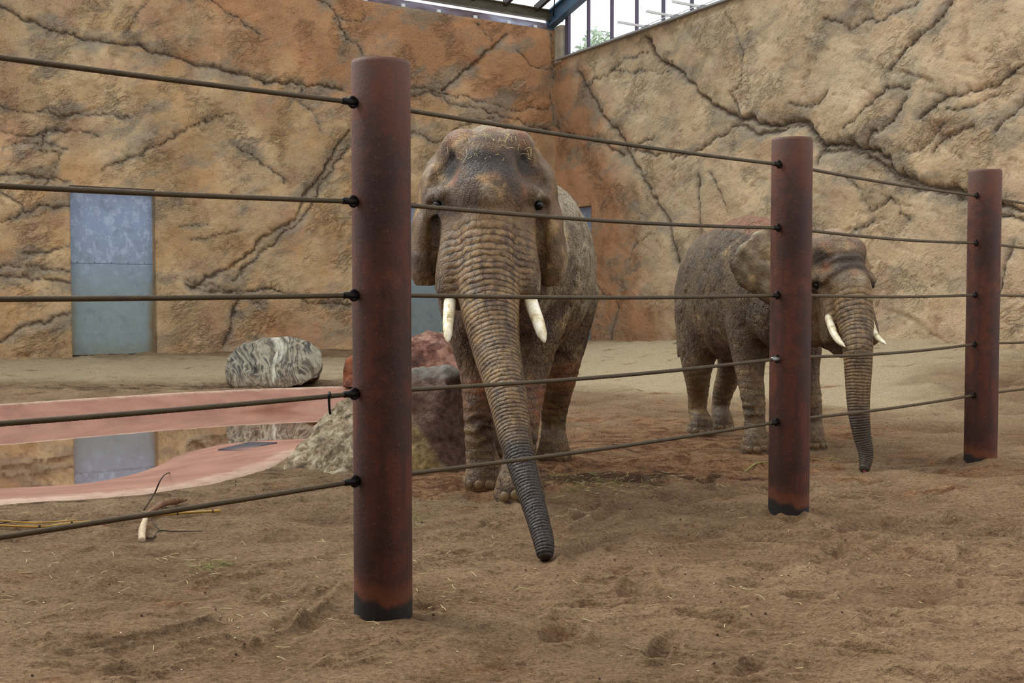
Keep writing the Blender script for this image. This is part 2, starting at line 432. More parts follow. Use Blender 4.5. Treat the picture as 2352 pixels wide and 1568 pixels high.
def mat_door(name):
    n = NT(name, .55, .4); p = n.tc; x, y, z = n.sep(p)
    c = n.mix(n.rng(z, 1.0, 3.6), srgb(136, 150, 148), srgb(142, 158, 186))
    s = n.noise(n.warp(n.scale(p, (1, 1, .8)), .25, 5), 5, 8, .72)
    c = n.mix(n.math('MULTIPLY', n.rng(s, .5, .58), n.rng(z, 1.8, 3.0, .12, .7)), c, srgb(178, 192, 214))
    c = n.mix(n.rng(n.noise(p, 2.2, 5, .6), .5, .7, 0, .5), c, srgb(108, 122, 134))
    ed = n.rng(n.math('ABSOLUTE', x), .82, 1.1)
    c = n.mix(n.math('MULTIPLY', n.math('MULTIPLY', ed, n.rng(z, 2.6, .6)), n.rng(n.noise(p, 3, 4), .3, .6, .3, .95)), c, srgb(140, 112, 60))
    c = n.mix(n.rng(n.math('MULTIPLY_ADD', n.noise(p, 3, 4), .5, z), .75, .2, 0, .5), c, srgb(128, 120, 84))
    c = n.mix(n.rng(n.vor(n.scale(p, (1, 1, .5)), 5), .09, .04, 0, .5), c, srgb(70, 78, 88))
    return n.out(c, n.bump(n.noise(p, 4, 3), .02, .4), .5)
M = {}
M['wall'] = mat_rock_wall('carved_rock_plaster', 0)
M['sand'] = mat_sand()
M['skin_a'] = mat_skin('elephant_skin', None); M['skin_b'] = mat_skin('elephant_skin_young', srgb(128, 110, 84))
M['rust'] = mat_rust()
M['striped'] = mat_rock('banded_stone', 'striped'); M['red'] = mat_rock('red_stone', 'red'); M['brown'] = mat_rock('brown_stone', 'brown'); M['grey'] = mat_rock('granite', 'grey')
M['door'] = mat_door('galvanised_sheet')
M['steel_dark'] = plain('dark_roof_steel', srgb(62, 52, 46), .6, .3, 6)
M['eave'] = plain('olive_brown_beam', srgb(88, 78, 58), .6, .25, 3)
M['steel_blue'] = plain('blue_grey_beam', srgb(62, 84, 104), .5, .25, 2.5)
M['mullion'] = plain('violet_brown_frame', srgb(92, 80, 96), .5, .1)
M['mullion_pale'] = plain('pale_frame', srgb(176, 180, 204), .5, .1)
M['flash'] = plain('grey_flashing', srgb(150, 146, 144), .5, .1)
M['concrete'] = plain('pale_concrete', srgb(176, 164, 142), .85, .2, 5)
M['white'] = plain('white_paint', srgb(226, 226, 222), .5, .05)
M['dark_wall'] = plain('visitor_side_wall', srgb(64, 52, 42), .9, .2, 2)
M['iron'] = plain('dark_iron', srgb(34, 30, 28), .45, .3, 40, .6)
M['zinc'] = plain('zinc_clamp', srgb(150, 150, 146), .4, .2, 40, .7)
M['void'] = plain('wet_black_grate', srgb(36, 30, 42), .5, .2)
M['grate_slat'] = plain('grate_slat', srgb(96, 92, 98), .5, .2)
M['dark'] = plain('dark_hollow', srgb(20, 15, 12), .9, .1)
n = NT('steel_rope', .55, .4); a = n.noise(n.tc, 12, 4); M['rope'] = n.out(n.mix(n.rng(n.attr('lobe'), .1, .8), srgb(15, 12, 9), n.mix(a, srgb(54, 43, 26), srgb(98, 80, 48))), metal=.3)
n = NT('band_sheet', .5, .3); a = n.noise(n.scale(n.pos, (.5, .5, 2)), 1.2, 3); M['band'] = n.out(n.ramp(a, [(.35, srgb(84, 52, 44)), (.55, srgb(150, 138, 150)), (.7, srgb(196, 200, 220))]))
n = NT('pond_concrete', .6, .35); a = n.noise(n.warp(n.pos, .3, 2), 1.6, 5, .6)
c = n.ramp(a, [(.3, srgb(128, 80, 62)), (.7, srgb(162, 112, 88))])
rim = n.attr('rim'); c = n.mix(n.rng(n.math('MULTIPLY_ADD', n.math('SUBTRACT', n.noise(n.pos, 5, 6, .7), .5), 1.0, rim), .5, 1.1, 0, .85), c, srgb(196, 164, 140))
c = n.mix(n.rng(n.noise(n.pos, 8, 6, .7), .56, .74, 0, .3), c, srgb(150, 96, 78))
M['pond'] = n.out(c, n.bump(n.noise(n.pos, 25, 4), .01, .5))
n = NT('pond_water', .02, .5); n.b.inputs['IOR'].default_value = 1.333
n.b.inputs['Transmission Weight'].default_value = .72
M['water'] = n.out(srgb(150, 96, 60), n.bump(n.noise(n.scale(n.pos, (1, 1, 1)), 1.5, 2), .003, .25))
n = NT('ivory', .35, .5); a = n.noise(n.scale(n.tc, (1, 1, .35)), 14, 5, .65); M['ivory'] = n.out(n.ramp(a, [(.36, srgb(150, 126, 74)), (.47, srgb(224, 210, 168)), (.6, srgb(245, 238, 214))]), n.bump(a, .006, .5))
M['nail'] = plain('toenail_horn', srgb(118, 94, 64), .5, .25, 12)
M['eye'] = plain('dark_eye', srgb(14, 10, 8), .12, .1)
M['mouth'] = plain('mouth_lining', srgb(112, 48, 42), .5, .25, 8)
M['straw'] = plain('dry_straw', srgb(206, 190, 140), .7, .25, 30)
M['hay'] = plain('green_hay', srgb(132, 130, 70), .7, .3, 30)
M['bamboo'] = plain('yellow_cane', srgb(178, 136, 56), .45, .3, 6)
M['bark'] = plain('frayed_bark', srgb(128, 96, 72), .9, .4, 25, bump=.01)
M['wood'] = plain('bare_wood', srgb(196, 170, 140), .8, .25, 30, bump=.01)
M['twig'] = plain('dark_twig', srgb(72, 56, 42), .85, .25, 20)
M['clod'] = plain('dark_clod', srgb(74, 54, 40), .95, .4, 30)
M['pebble'] = plain('pale_pebble', srgb(206, 196, 176), .7, .25, 12)
M['leaf'] = plain('tree_leaf', srgb(168, 186, 158), .6, .3, 2)
n = NT('glazing', .05, .5)
tr = n.n.new('ShaderNodeBsdfTransparent'); tr.inputs[0].default_value = (.96, .97, 1, 1); gl = n.n.new('ShaderNodeBsdfGlossy'); gl.inputs['Roughness'].default_value = .05
mx = n.n.new('ShaderNodeMixShader'); mx.inputs[0].default_value = .06; n.t.links.new(tr.outputs[0], mx.inputs[1]); n.t.links.new(gl.outputs[0], mx.inputs[2]); n.t.links.new(mx.outputs[0], n.n['Material Output'].inputs[0])
M['glass'] = n.m
n = NT('roof_sheet', .3, .3)
tr = n.n.new('ShaderNodeBsdfTransparent'); tr.inputs[0].default_value = (.76, .83, .87, 1); gl = n.n.new('ShaderNodeBsdfTranslucent'); gl.inputs[0].default_value = (.8, .88, .92, 1)
mx = n.n.new('ShaderNodeMixShader'); mx.inputs[0].default_value = .2; n.t.links.new(tr.outputs[0], mx.inputs[1]); n.t.links.new(gl.outputs[0], mx.inputs[2]); n.t.links.new(mx.outputs[0], n.n['Material Output'].inputs[0])
M['roof_sheet'] = n.m

# ------------------------------------------------------------------ hall geometry
CORNER = at(1275, 678, 37.1)[:2]
def vp_dir(u):
    r = ray(u, 678); d = r[:2] / np.linalg.norm(r[:2]); return d
UL = -vp_dir(5100)            # along the left wall, away from the corner
UR = -vp_dir(-248)            # along the right wall, away from the corner
NL = np.array((-UL[1], UL[0])); NL = NL if np.dot(NL, -CORNER) > 0 else -NL
NR = np.array((-UR[1], UR[0])); NR = NR if np.dot(NR, -CORNER) > 0 else -NR
def on_wall(u, v, U, N):
    r = ray(u, v); k = np.dot(CORNER, N) / np.dot(r[:2], N)
    p = r[:2] * k
    return np.dot(p - CORNER, U), EYE + r[2] * k
def wpt(U, s, z, N=None, off=0.0):
    p = CORNER + U * s
    if N is not None: p = p + N * off
    return np.array((p[0], p[1], z))

HL, HR = 10.17, 9.16
# pond outline (pixels of the photograph projected on the ground)
far_out = [(-420, 958), (-200, 944), (0, 931), (180, 919), (380, 906), (560, 897), (700, 892), (830, 890), (960, 900)]
near_out = [(985, 960), (900, 1010), (760, 1030), (680, 1042), (620, 1072), (560, 1090), (470, 1112), (380, 1128), (280, 1140), (140, 1149), (0, 1158), (-200, 1168), (-500, 1180)]
far_in = [(-400, 1004), (-200, 996), (0, 985), (190, 974), (380, 960), (520, 950), (650, 940), (760, 941), (850, 950)]
near_in = [(860, 965), (800, 985), (730, 1003), (680, 1011), (620, 1011), (530, 1018), (470, 1029), (410, 1046), (350, 1075), (270, 1097), (170, 1112), (0, 1121), (-200, 1132)]
def resample(P, n):
    P = catmull(P, len(P) * 12); P = np.vstack([P, P[:1]])
    L = np.r_[0, np.cumsum(np.linalg.norm(np.diff(P, axis=0), axis=1))]
    t = np.linspace(0, L[-1], n, endpoint=False)
    return np.stack([np.interp(t, L, P[:, k]) for k in range(P.shape[1])], 1)
OUT = resample([ground(u, v, 0)[:2] for u, v in far_out + near_out], 220)
INN = resample([ground(u, v, -0.28)[:2] for u, v in far_in + near_in], 220)

POSTS = [at(877, 678, 5.57)[:2], at(1816, 678, 8.125)[:2], at(2258, 678, 10.4)[:2]]
PZ = [0.0, 0.0, 0.10]

def base_height(X, Y):
    """broad shape of the sand"""
    P = np.stack([X, Y], -1) - CORNER
    dr = P @ NR; sr = P @ UR; dl = P @ NL
    bank = (0.18 + 0.36 * sstep(2, 17, sr)) * sstep(7.0, 0.5, dr + 1.0 * (fbm(X * .5, Y * .5, seed=5) - .5))
    z = bank + 0.10 * sstep(2.5, 0, dl) * fbm(X, Y, seed=4)
    m = ground(1430, 812); z = z + 0.16 * np.exp(-((X - m[0]) / 3.2) ** 2 - ((Y - m[1] + 3) / 3.0) ** 2)
    m = ground(2130, 850); z = z + 0.12 * np.exp(-((X - m[0]) / 2.0) ** 2 - ((Y - m[1]) / 1.5) ** 2)
    z = z + 0.09 * (fbm(X * .45, Y * .45, octv=3, seed=1) - .5) * sstep(3, 12, Y)
    for p, h in zip(POSTS, (0.03, 0.05, 0.10)):
        z = z + h * np.exp(-((X - p[0]) ** 2 + (Y - p[1]) ** 2) / .45 ** 2)
    return z

TRAILS = []
def tr(sc, ox, oy, strokes):
    for w, s in strokes: TRAILS.append((w, [tuple(ground(ox + x / sc, oy + y / sc)[:2]) for x, y in s]))
tr(2.56, 0, 1148, [(1.2, [(470,860),(600,835),(750,810),(900,800),(1000,775),(1100,750),(1220,730)]), (1, [(220,850),(330,880),(500,890),(650,892),(790,872)]), (1, [(1050,860),(1150,845),(1250,820),(1340,800)]), (.8, [(390,790),(500,795),(600,790)]),
 (1.2, [(1150,500),(1300,475),(1450,455),(1570,450),(1680,465),(1760,490),(1810,520),(1760,555),(1680,585),(1600,610)]), (1, [(1480,545),(1560,550),(1590,580),(1550,620),(1480,640),(1400,620)]), (1.3, [(2060,490),(1980,560),(1920,640),(1830,700),(1760,750)]), (.9, [(1840,560),(1900,510),(1960,500)]),
 (.8, [(420,500),(560,490),(700,470)]), (.9, [(1100,470),(1300,420),(1500,400),(1700,380),(1900,340),(2060,280)]), (1, [(600,1000),(750,970),(850,990)]), (.9, [(200,990),(400,975)]), (.9, [(630,1075),(800,1060),(900,1050)]), (.9, [(870,720),(1000,690),(1060,650)]), (1, [(1540,800),(1650,800),(1800,720)]), (1, [(1430,860),(1500,820)]),
 (.8, [(250,700),(450,680),(640,650)]), (.8, [(60,760),(180,830),(260,800)]), (.8, [(1500,250),(1650,185),(1780,190)]), (.9, [(860,300),(1000,310),(1150,295)]), (.7, [(350,370),(430,330),(560,300)]), (.8, [(1250,170),(1400,150),(1550,175)]), (.9, [(900,1000),(1050,960),(1250,940)]), (.8, [(1850,960),(2050,900),(2300,870)]), (.8, [(1700,1010),(1900,1000),(2200,950)])])
tr(2.53, 920, 700, [(1.1, [(60,1380),(200,1365),(400,1370),(560,1390),(700,1400)]), (1, [(60,1420),(250,1440),(400,1430),(600,1440)]), (1, [(300,1350),(450,1320),(560,1270),(700,1250)]), (.9, [(420,1300),(520,1240),(650,1220)]), (1, [(60,1540),(300,1500),(500,1480),(700,1460)]), (1, [(900,1500),(950,1440),(1050,1380),(1200,1350)]), (1, [(880,1260),(1000,1200),(1100,1150),(1265,1120)]), (.9, [(930,1410),(1050,1400),(1265,1330)]), (.8, [(60,1310),(200,1290),(380,1250)]), (.8, [(100,1490),(350,1460),(520,1440)])])
tr(2.236, 1300, 1100, [(1, [(0,250),(100,210),(180,150)]), (1, [(150,240),(230,200),(300,160)]), (1, [(180,250),(250,220),(310,170)]), (1, [(0,150),(150,110),(190,130)]), (1.1, [(930,350),(1100,350),(1280,400)]), (1, [(1240,705),(1380,740),(1490,775)]), (.9, [(800,260),(1100,250),(1400,270)]), (.9, [(1270,110),(1500,120),(1800,150)]), (.9, [(740,560),(850,600),(980,620)]), (1, [(1600,450),(1750,470),(1850,480)]), (1, [(1500,840),(1700,850),(1790,880)]), (.9, [(300,350),(480,370),(700,340)]), (.9, [(1300,660),(1400,620),(1450,590)]), (.9, [(900,800),(1100,800),(1250,830)]), (1, [(560,910),(700,920),(820,925)]), (1, [(300,940),(420,970),(520,960)])])
def trails(X, Y):
    wx = X + .03 * (fbm(X * 4, Y * 4, seed=91) - .5) * 2; wy = Y + .03 * (fbm(X * 4 + 5, Y * 4, seed=92) - .5) * 2
    out = np.zeros(X.shape); near = np.zeros(X.shape)
    for w, pts in TRAILS:
        P = catmull(np.array(pts), len(pts) * 4); x0, y0 = P.min(0) - .5; x1, y1 = P.max(0) + .5
        r = (Y[:, 0] > y0) & (Y[:, 0] < y1); j = np.where(r)[0]
        if not len(j): continue
        sl = slice(j[0], j[-1] + 1); m_ = (X[sl] > x0) & (X[sl] < x1)
        if not m_.any(): continue
        d = poly_dist(wx[sl][m_], wy[sl][m_], [tuple(q) for q in P]); o_ = out[sl]; n_ = near[sl]
        o_[m_] += w * (.028 * np.exp(-(d / (.017 * (.7 + w * .4))) ** 2) - .012 * np.exp(-((d - .085) / .035) ** 2)); n_[m_] = np.maximum(n_[m_], np.exp(-(d / .3) ** 2))
    return near, out
def build_ground():
    nx = 700
    ys = np.concatenate([np.geomspace(1.2, 4.3, 30)[:-1], np.geomspace(4.3, 11, 480)[:-1], np.geomspace(11, 50, 230)]); ny = len(ys); t = np.linspace(-1, 1, nx)
    Y = np.repeat(ys[:, None], nx, 1); X = t[None, :] * (Y * .62 + 2.0)
    Z = base_height(X, Y)
    near = sstep(11, 6.5, Y)
    # trunk-swept ripples in the near sand
    wx = X + .5 * (fbm(X * .8, Y * .8, seed=11) - .5) * 2; wy = Y + .55 * (fbm(X * .7 + 9, Y * .7, seed=12) - .5) * 2
    arc = wy - .28 * wx + .10 * (wx + 1.4) ** 2
    r1 = 1 - np.abs(2 * ((arc * 3.7 + .9 * fbm(X * 1.2, Y * 1.2, seed=13)) % 1.0) - 1)
    swirl = np.exp(-((X + 1.45) / 1.1) ** 4 - ((Y - 5.7) / 1.0) ** 4)
    rip = sstep(.55, 1, r1) * .020 * swirl * sstep(.35, .6, fbm(X * 1.3, Y * 1.8, seed=14))
    arc2 = wy - .1 * wx + .35 * (wx - .3) ** 2; r2 = 1 - np.abs(2 * ((arc2 * 5.2) % 1.0) - 1)
    sw2 = np.exp(-((X + .05) / .75) ** 4 - ((Y - 7.05) / .75) ** 4) + np.exp(-((X - 1.0) / .6) ** 4 - ((Y - 7.7) / .5) ** 4)
    rip = rip + sstep(.5, 1, r2) * .020 * sw2 * sstep(.3, .6, fbm(X * 1.3, Y * 1.8, seed=24))
    lump = (fbm(X * 2.3, Y * 3.0, octv=5, seed=21, gain=.55) - .5)
    rg = ridged(X * .9 + Y * .25, Y * 2.1 - X * .2, octv=4, seed=22)
    calm_r = np.clip(swirl + sw2, 0, 1)
    rg2 = ridged(X * 1.9 + Y * .3, Y * 5.2, octv=4, seed=29)
    calm_r, rip = trails(X, Y)
    rip = rip + .034 * (fbm(X * 8, Y * 15, octv=4, seed=77, gain=.6) - .5) * sstep(13, 9, Y) * (1 - .6 * calm_r)
    d = rip + (lump * .10 + (rg - .6) * .07) * (1 - .65 * calm_r) + (rg2 - .6) * .05 * (1 - .5 * calm_r)
    # footprints
    rs = np.random.RandomState(5)
    for k in range(230):
        fy = 2.4 + 9 * rs.rand() ** 1.2; fx = (rs.rand() * 1.15 - .32) * (fy * .5) if k % 4 else (rs.rand() * 2 - 1) * fy * .45
        an = rs.rand() * math.pi; L_, w_ = .10 + .08 * rs.rand(), .045 + .03 * rs.rand(); dep = (.02 + .03 * rs.rand()) * (.35 if fx < .1 else 1)
        j0, j1 = np.searchsorted(ys, [fy - .5, fy + .5]); sl = slice(j0, max(j1, j0 + 1))
        dx, dy = X[sl] - fx, Y[sl] - fy; a = dx * math.cos(an) + dy * math.sin(an); b = -dx * math.sin(an) + dy * math.cos(an)
        q = (a / L_) ** 2 + (b / w_) ** 2
        d[sl] += -dep * np.exp(-q ** 1.5) + dep * .45 * np.exp(-((np.sqrt(q) - 1.45) / .35) ** 2)
    far = sstep(9, 14, Y)
    d = d + far * .09 * (ridged(X * .8, Y * .8, octv=3, seed=33) - .6)
    # keep the sand calm just under the pond rim
    dist = poly_dist(X.ravel(), Y.ravel(), [tuple(p) for p in np.vstack([OUT, OUT[:1]])]).reshape(X.shape)
    ins = inside(X.ravel(), Y.ravel(), [tuple(p) for p in OUT]).reshape(X.shape)
    calm = np.where(ins, 0, sstep(0, .5, dist)); Z0 = Z
    Z = Z0 * np.where(ins, 0, sstep(0, 1.2, dist)) + d * (.15 + .85 * calm)
    Z = np.where(ins, -1.1 * sstep(-.05, .75, dist), Z)
    hgt = np.clip(.5 + d * 7, 0, 1)  # drives the relief shading painted into the sand colour
    V = np.stack([X, Y, Z], -1).reshape(-1, 3)
    m = mesh('floor', V, grid_faces(ny, nx))
    def blob(u, v, rx, ry, a=1.0):
        p = ground(u, v); return a * np.exp(-((X - p[0]) / rx) ** 2 - ((Y - p[1]) / ry) ** 2)
    red = .15 * sstep(15, 10, Y) * sstep(8.6, 9.4, Y) * sstep(-1.5, 0, X) + blob(1420, 1040, 1.5, 1.5, .75) + blob(1600, 1080, 1.2, .6, .6) + blob(1000, 1105, .8, .7, .8) + blob(1350, 960, 1.6, 2.2, .55) + blob(1950, 980, 1.0, 1.1, .45) + blob(1250, 1120, .8, .5, .5) + blob(1700, 1000, 1.4, 1.0, .5) + blob(1450, 1310, .18, .12, .6)
    wet = blob(1290, 1108, .9, .35, .48) + blob(1600, 1100, 1.1, .30, .42) + blob(900, 1090, .9, .3, .5) + blob(1450, 1030, 1.8, 1.2, .28) + blob(120, 893, 5, 1.3, .45) + blob(560, 885, 3, .9, .35) + blob(1300, 1090, .6, .5, .4)
    wet = wet + np.where(~ins, .55 * np.exp(-(dist / .35) ** 2), 0) * sstep(12, 9, Y)
    P = np.stack([X, Y], -1) - CORNER
    pale = blob(1440, 825, 4.0, 7.0, 1.0) + blob(2000, 850, 4.5, 5.0, .75) + blob(1700, 880, 3, 3.0, .6) + blob(150, 845, 14, 4.5, .95) + blob(1950, 920, 1.5, 1.2, .45) + blob(2250, 960, 2, 2, .35)  # pale sand; the brightest patches also carry daylight painted into the colour
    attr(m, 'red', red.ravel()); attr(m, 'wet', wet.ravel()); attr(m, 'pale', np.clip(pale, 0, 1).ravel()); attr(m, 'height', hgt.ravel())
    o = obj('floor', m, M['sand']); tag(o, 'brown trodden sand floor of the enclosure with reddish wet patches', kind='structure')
    return (ys, t, Z)
GY, GT, GZ = build_ground()
def gz(x, y):
    j = np.clip(np.searchsorted(GY, y) - 1, 0, len(GY) - 2); fy = (y - GY[j]) / (GY[j + 1] - GY[j])
    u = (x / (y * .62 + 2.0) + 1) / 2 * (len(GT) - 1); i = int(np.clip(u, 0, len(GT) - 2)); fx = u - i
    return float((GZ[j, i] * (1 - fx) + GZ[j, i + 1] * fx) * (1 - fy) + (GZ[j + 1, i] * (1 - fx) + GZ[j + 1, i + 1] * fx) * fy)
def gp(u, v, dz=0.0):
    """point on the actual sand seen at pixel (u, v)"""
    z = 0.0
    for _ in range(6):
        p = ground(u, v, z); z = gz(p[0], p[1])
    return np.array((p[0], p[1], z + dz))

# pond basin and water
def build_pond():
    n = len(OUT); cen = INN.mean(0)
    # match inner samples to outer ones by nearest angle start
    k = np.argmin(np.linalg.norm(INN - OUT[0], axis=1)); I = np.roll(INN, -k, axis=0)
    rows = []; rimv = []
    nrm = OUT - np.roll(OUT, 1, 0)
    grow = lambda P, a: P + a * (P - cen) / np.linalg.norm(P - cen, axis=1)[:, None]
    jag = (fbm(OUT[:, 0] * 3, OUT[:, 1] * 3, seed=8) - .5)[:, None] * .14
    O2 = OUT + jag * (OUT - cen) / np.linalg.norm(OUT - cen, axis=1)[:, None]
    spec = [(grow(O2, .12), -.10, 1.0), (O2, .022, 1.0)]
    for t in (.08, .18, .35, .55, .8, 1.0): spec.append((OUT * (1 - t) + I * t, .02 - .30 * t ** 1.15, max(0, 1 - t * 3.2)))
    for t in (.12, .3, .6, .9): spec.append((I + (cen - I) * t, -.30 - .5 * min(1, t * 2), 0))
    V = []; R = []
    for P, z, r in spec:
        zz = np.full((n, 1), z); V.append(np.hstack([P, zz])); R.append(np.full(n, r))
    V = np.vstack(V); R = np.concatenate(R)
    V = np.vstack([V, [[cen[0], cen[1], -.8]]]); R = np.r_[R, 0]
    f = [tuple(q) for q in grid_faces(len(spec), n, True)]; c = len(V) - 1; b = (len(spec) - 1) * n
    f += [(b + i, b + (i + 1) % n, c) for i in range(n)]
    m = orient(mesh('pond', V, f)); attr(m, 'rim', R)
    pond = obj('pond', m, M['pond']); tag(pond, 'shallow pink concrete pond basin with pale worn rim holding brown water', 'pond')
    W2 = INN + .04 * (INN - cen) / np.linalg.norm(INN - cen, axis=1)[:, None] * 3
    vv = np.vstack([np.hstack([W2, np.full((n, 1), -.28)]), [[cen[0], cen[1], -.28]]])
    w = obj('water', mesh('water', vv, [(i, (i + 1) % n, n) for i in range(n)], False), M['water'], pond)
    tag(w, 'still brown water reflecting the wall')
    # drain grate lying on the near slope
    def on_slope(u, v):
        z = -.15
        for _ in range(8):
            p = ground(u, v, z); a_ = np.linalg.norm(OUT - p[:2], axis=1).min(); b_ = np.linalg.norm(INN - p[:2], axis=1).min(); z = .02 - .30 * (a_ / (a_ + b_)) ** 1.15
        return np.array((p[0], p[1], z + .028))
    c4 = [on_slope(u, v) for u, v in ((505, 1037), (575, 1020), (632, 1021), (562, 1040))]
    a, b_, c_, d_ = c4[0], c4[1], c4[2], c4[3]
    g = empty('drain_grate', a + np.array((0, 0, -.012))); tag(g, 'black slatted drain grate set in the pink pond edge', 'grate')
    o = a + np.array((0, 0, 0.0)); L = lambda p: tuple(p - a)
    zt = np.array((0, 0, .008))
    fr = MB()
    for p, q in ((a, b_), (b_, c_), (c_, d_), (d_, a)): fr.beam(L(p), L(q), .05, .022)
    fr.add([L(p) for p in (a, b_, c_, d_)], [(0, 1, 2, 3)])
    fr.obj('frame', M['void'], g)
    for i in range(1, 9):
        t = i / 9; mb = MB(); mb.beam(L(a * (1 - t) + b_ * t + zt * .5), L(d_ * (1 - t) + c_ * t + zt * .5), .018, .022); mb.obj('slat', M['grate_slat'], g)
    return pond
build_pond()

# ---- rock walls
CL = [(1.6, [(805,300),(770,345),(740,400),(705,440),(690,480),(640,530),(560,590),(480,640),(445,658)]),
 (1.1, [(806,335),(770,385),(735,430),(715,480),(665,530),(600,585),(545,640)]),
 (1.7, [(0,18),(60,45),(150,75),(270,95),(400,130),(500,155),(600,180),(700,190),(790,205)]),
 (1.0, [(730,0),(770,25),(790,80),(820,105),(835,140)]), (.5, [(770,50),(845,35)]),
 (1.9, [(1172,72),(1120,120),(1080,155),(1020,205)]), (.6, [(1090,52),(1135,90)]),
 (.9, [(945,203),(1010,212),(1100,235),(1200,250),(1268,245)]), (1.0, [(945,225),(1000,215),(1060,245),(1150,262),(1262,300)]),
 (1.4, [(553,690),(540,740),(515,790)]), (1.2, [(0,630),(80,640),(160,655)]), (1.0, [(0,612),(60,615),(162,628)]), (1.5, [(0,785),(60,745),(162,712)]),
 (.9, [(430,650),(500,668),(620,665),(700,690),(806,705)]), (1.3, [(0,402),(80,398),(160,418)]), (.9, [(0,300),(80,310),(160,300),(230,312)]),
 (.7, [(110,300),(90,350),(140,360),(110,420)]), (1.0, [(235,395),(300,355),(370,325),(430,295),(500,265),(540,255)]), (.6, [(350,0),(290,70)]), (.8, [(490,0),(560,60),(600,80)]),
 (.9, [(0,505),(90,480),(160,475)]), (.8, [(50,592),(160,562)]), (.8, [(540,330),(600,365),(640,400),(655,430)]), (.6, [(700,195),(693,235),(725,265),(740,300)]),
 (.5, [(415,522),(480,520)]), (.6, [(440,555),(500,540),(560,530)]), (.6, [(0,350),(60,330),(150,345)]), (.8, [(0,240),(90,260),(180,265),(300,270)]), (.6,[(0,440),(60,470),(50,500)]),
 (.8, [(945,300),(1010,330),(1060,290),(1130,268)]), (.7,[(1265,75),(1268,150),(1268,280)]), (.8,[(1190,120),(1230,150),(1268,165)]), (.7,[(430,640),(520,660),(600,700)])]
CR = [(2.2, [(1480,85),(1510,130),(1555,165),(1600,210),(1650,245),(1700,272),(1760,280),(1840,275),(1860,310),(1885,335),(1990,335),(2020,350),(2050,390),(2090,415),(2150,435),(2220,448),(2352,475)]),
 (1.4, [(1690,290),(1745,302),(1835,285),(1870,325),(1890,350),(1985,348),(2010,372),(2045,402),(2100,430),(2200,458),(2300,490),(2352,500)]),
 (1.6, [(1325,160),(1345,200),(1370,240),(1400,290),(1430,320),(1440,360),(1470,400),(1510,460),(1540,520),(1560,600)]),
 (1.5, [(1278,293),(1320,310),(1380,330),(1430,350)]), (.8, [(1440,345),(1480,320),(1500,315)]), (1.0, [(1700,275),(1650,312),(1605,350),(1545,358),(1450,345)]),
 (.7, [(1345,190),(1390,175),(1430,130),(1480,120)]), (.5, [(1390,162),(1460,165),(1550,162)]), (1.0, [(2190,0),(2130,70),(2060,130),(2035,165)]),
 (1.2, [(1990,332),(2000,295),(2045,275),(2080,225)]), (.9, [(1940,300),(1990,250),(2030,210),(2090,202)]), (1.0, [(1885,345),(1870,378)]),
 (.6, [(1925,405),(1970,435),(1975,460),(2000,485),(2040,460),(2085,500)]), (1.1, [(2140,350),(2180,310),(2240,290)]), (1.1, [(2120,270),(2160,240),(2230,200),(2290,190),(2352,150)]),
 (1.0, [(2290,295),(2330,260),(2352,240)]), (.5, [(1670,25),(1705,95),(1703,200)]), (.8, [(1606,400),(1610,490),(1608,600)]), (.7, [(1630,400),(1650,440),(1670,495)]),
 (.9, [(2330,560),(2310,630),(2290,680)]), (.6, [(1940,530),(2000,505)]), (.7, [(1890,40),(1960,60),(2110,10)]), (.7, [(1440,600),(1460,560),(1500,540)]), (.7,[(1700,275),(1680,215),(1700,200)]), (.8, [(1810,230),(1850,250),(1900,215)]),
 (.8,[(2180,260),(2240,250),(2300,215)]), (.7,[(2070,350),(2130,330),(2170,290)]), (.8, [(1340,640),(1420,700),(1400,780)])]
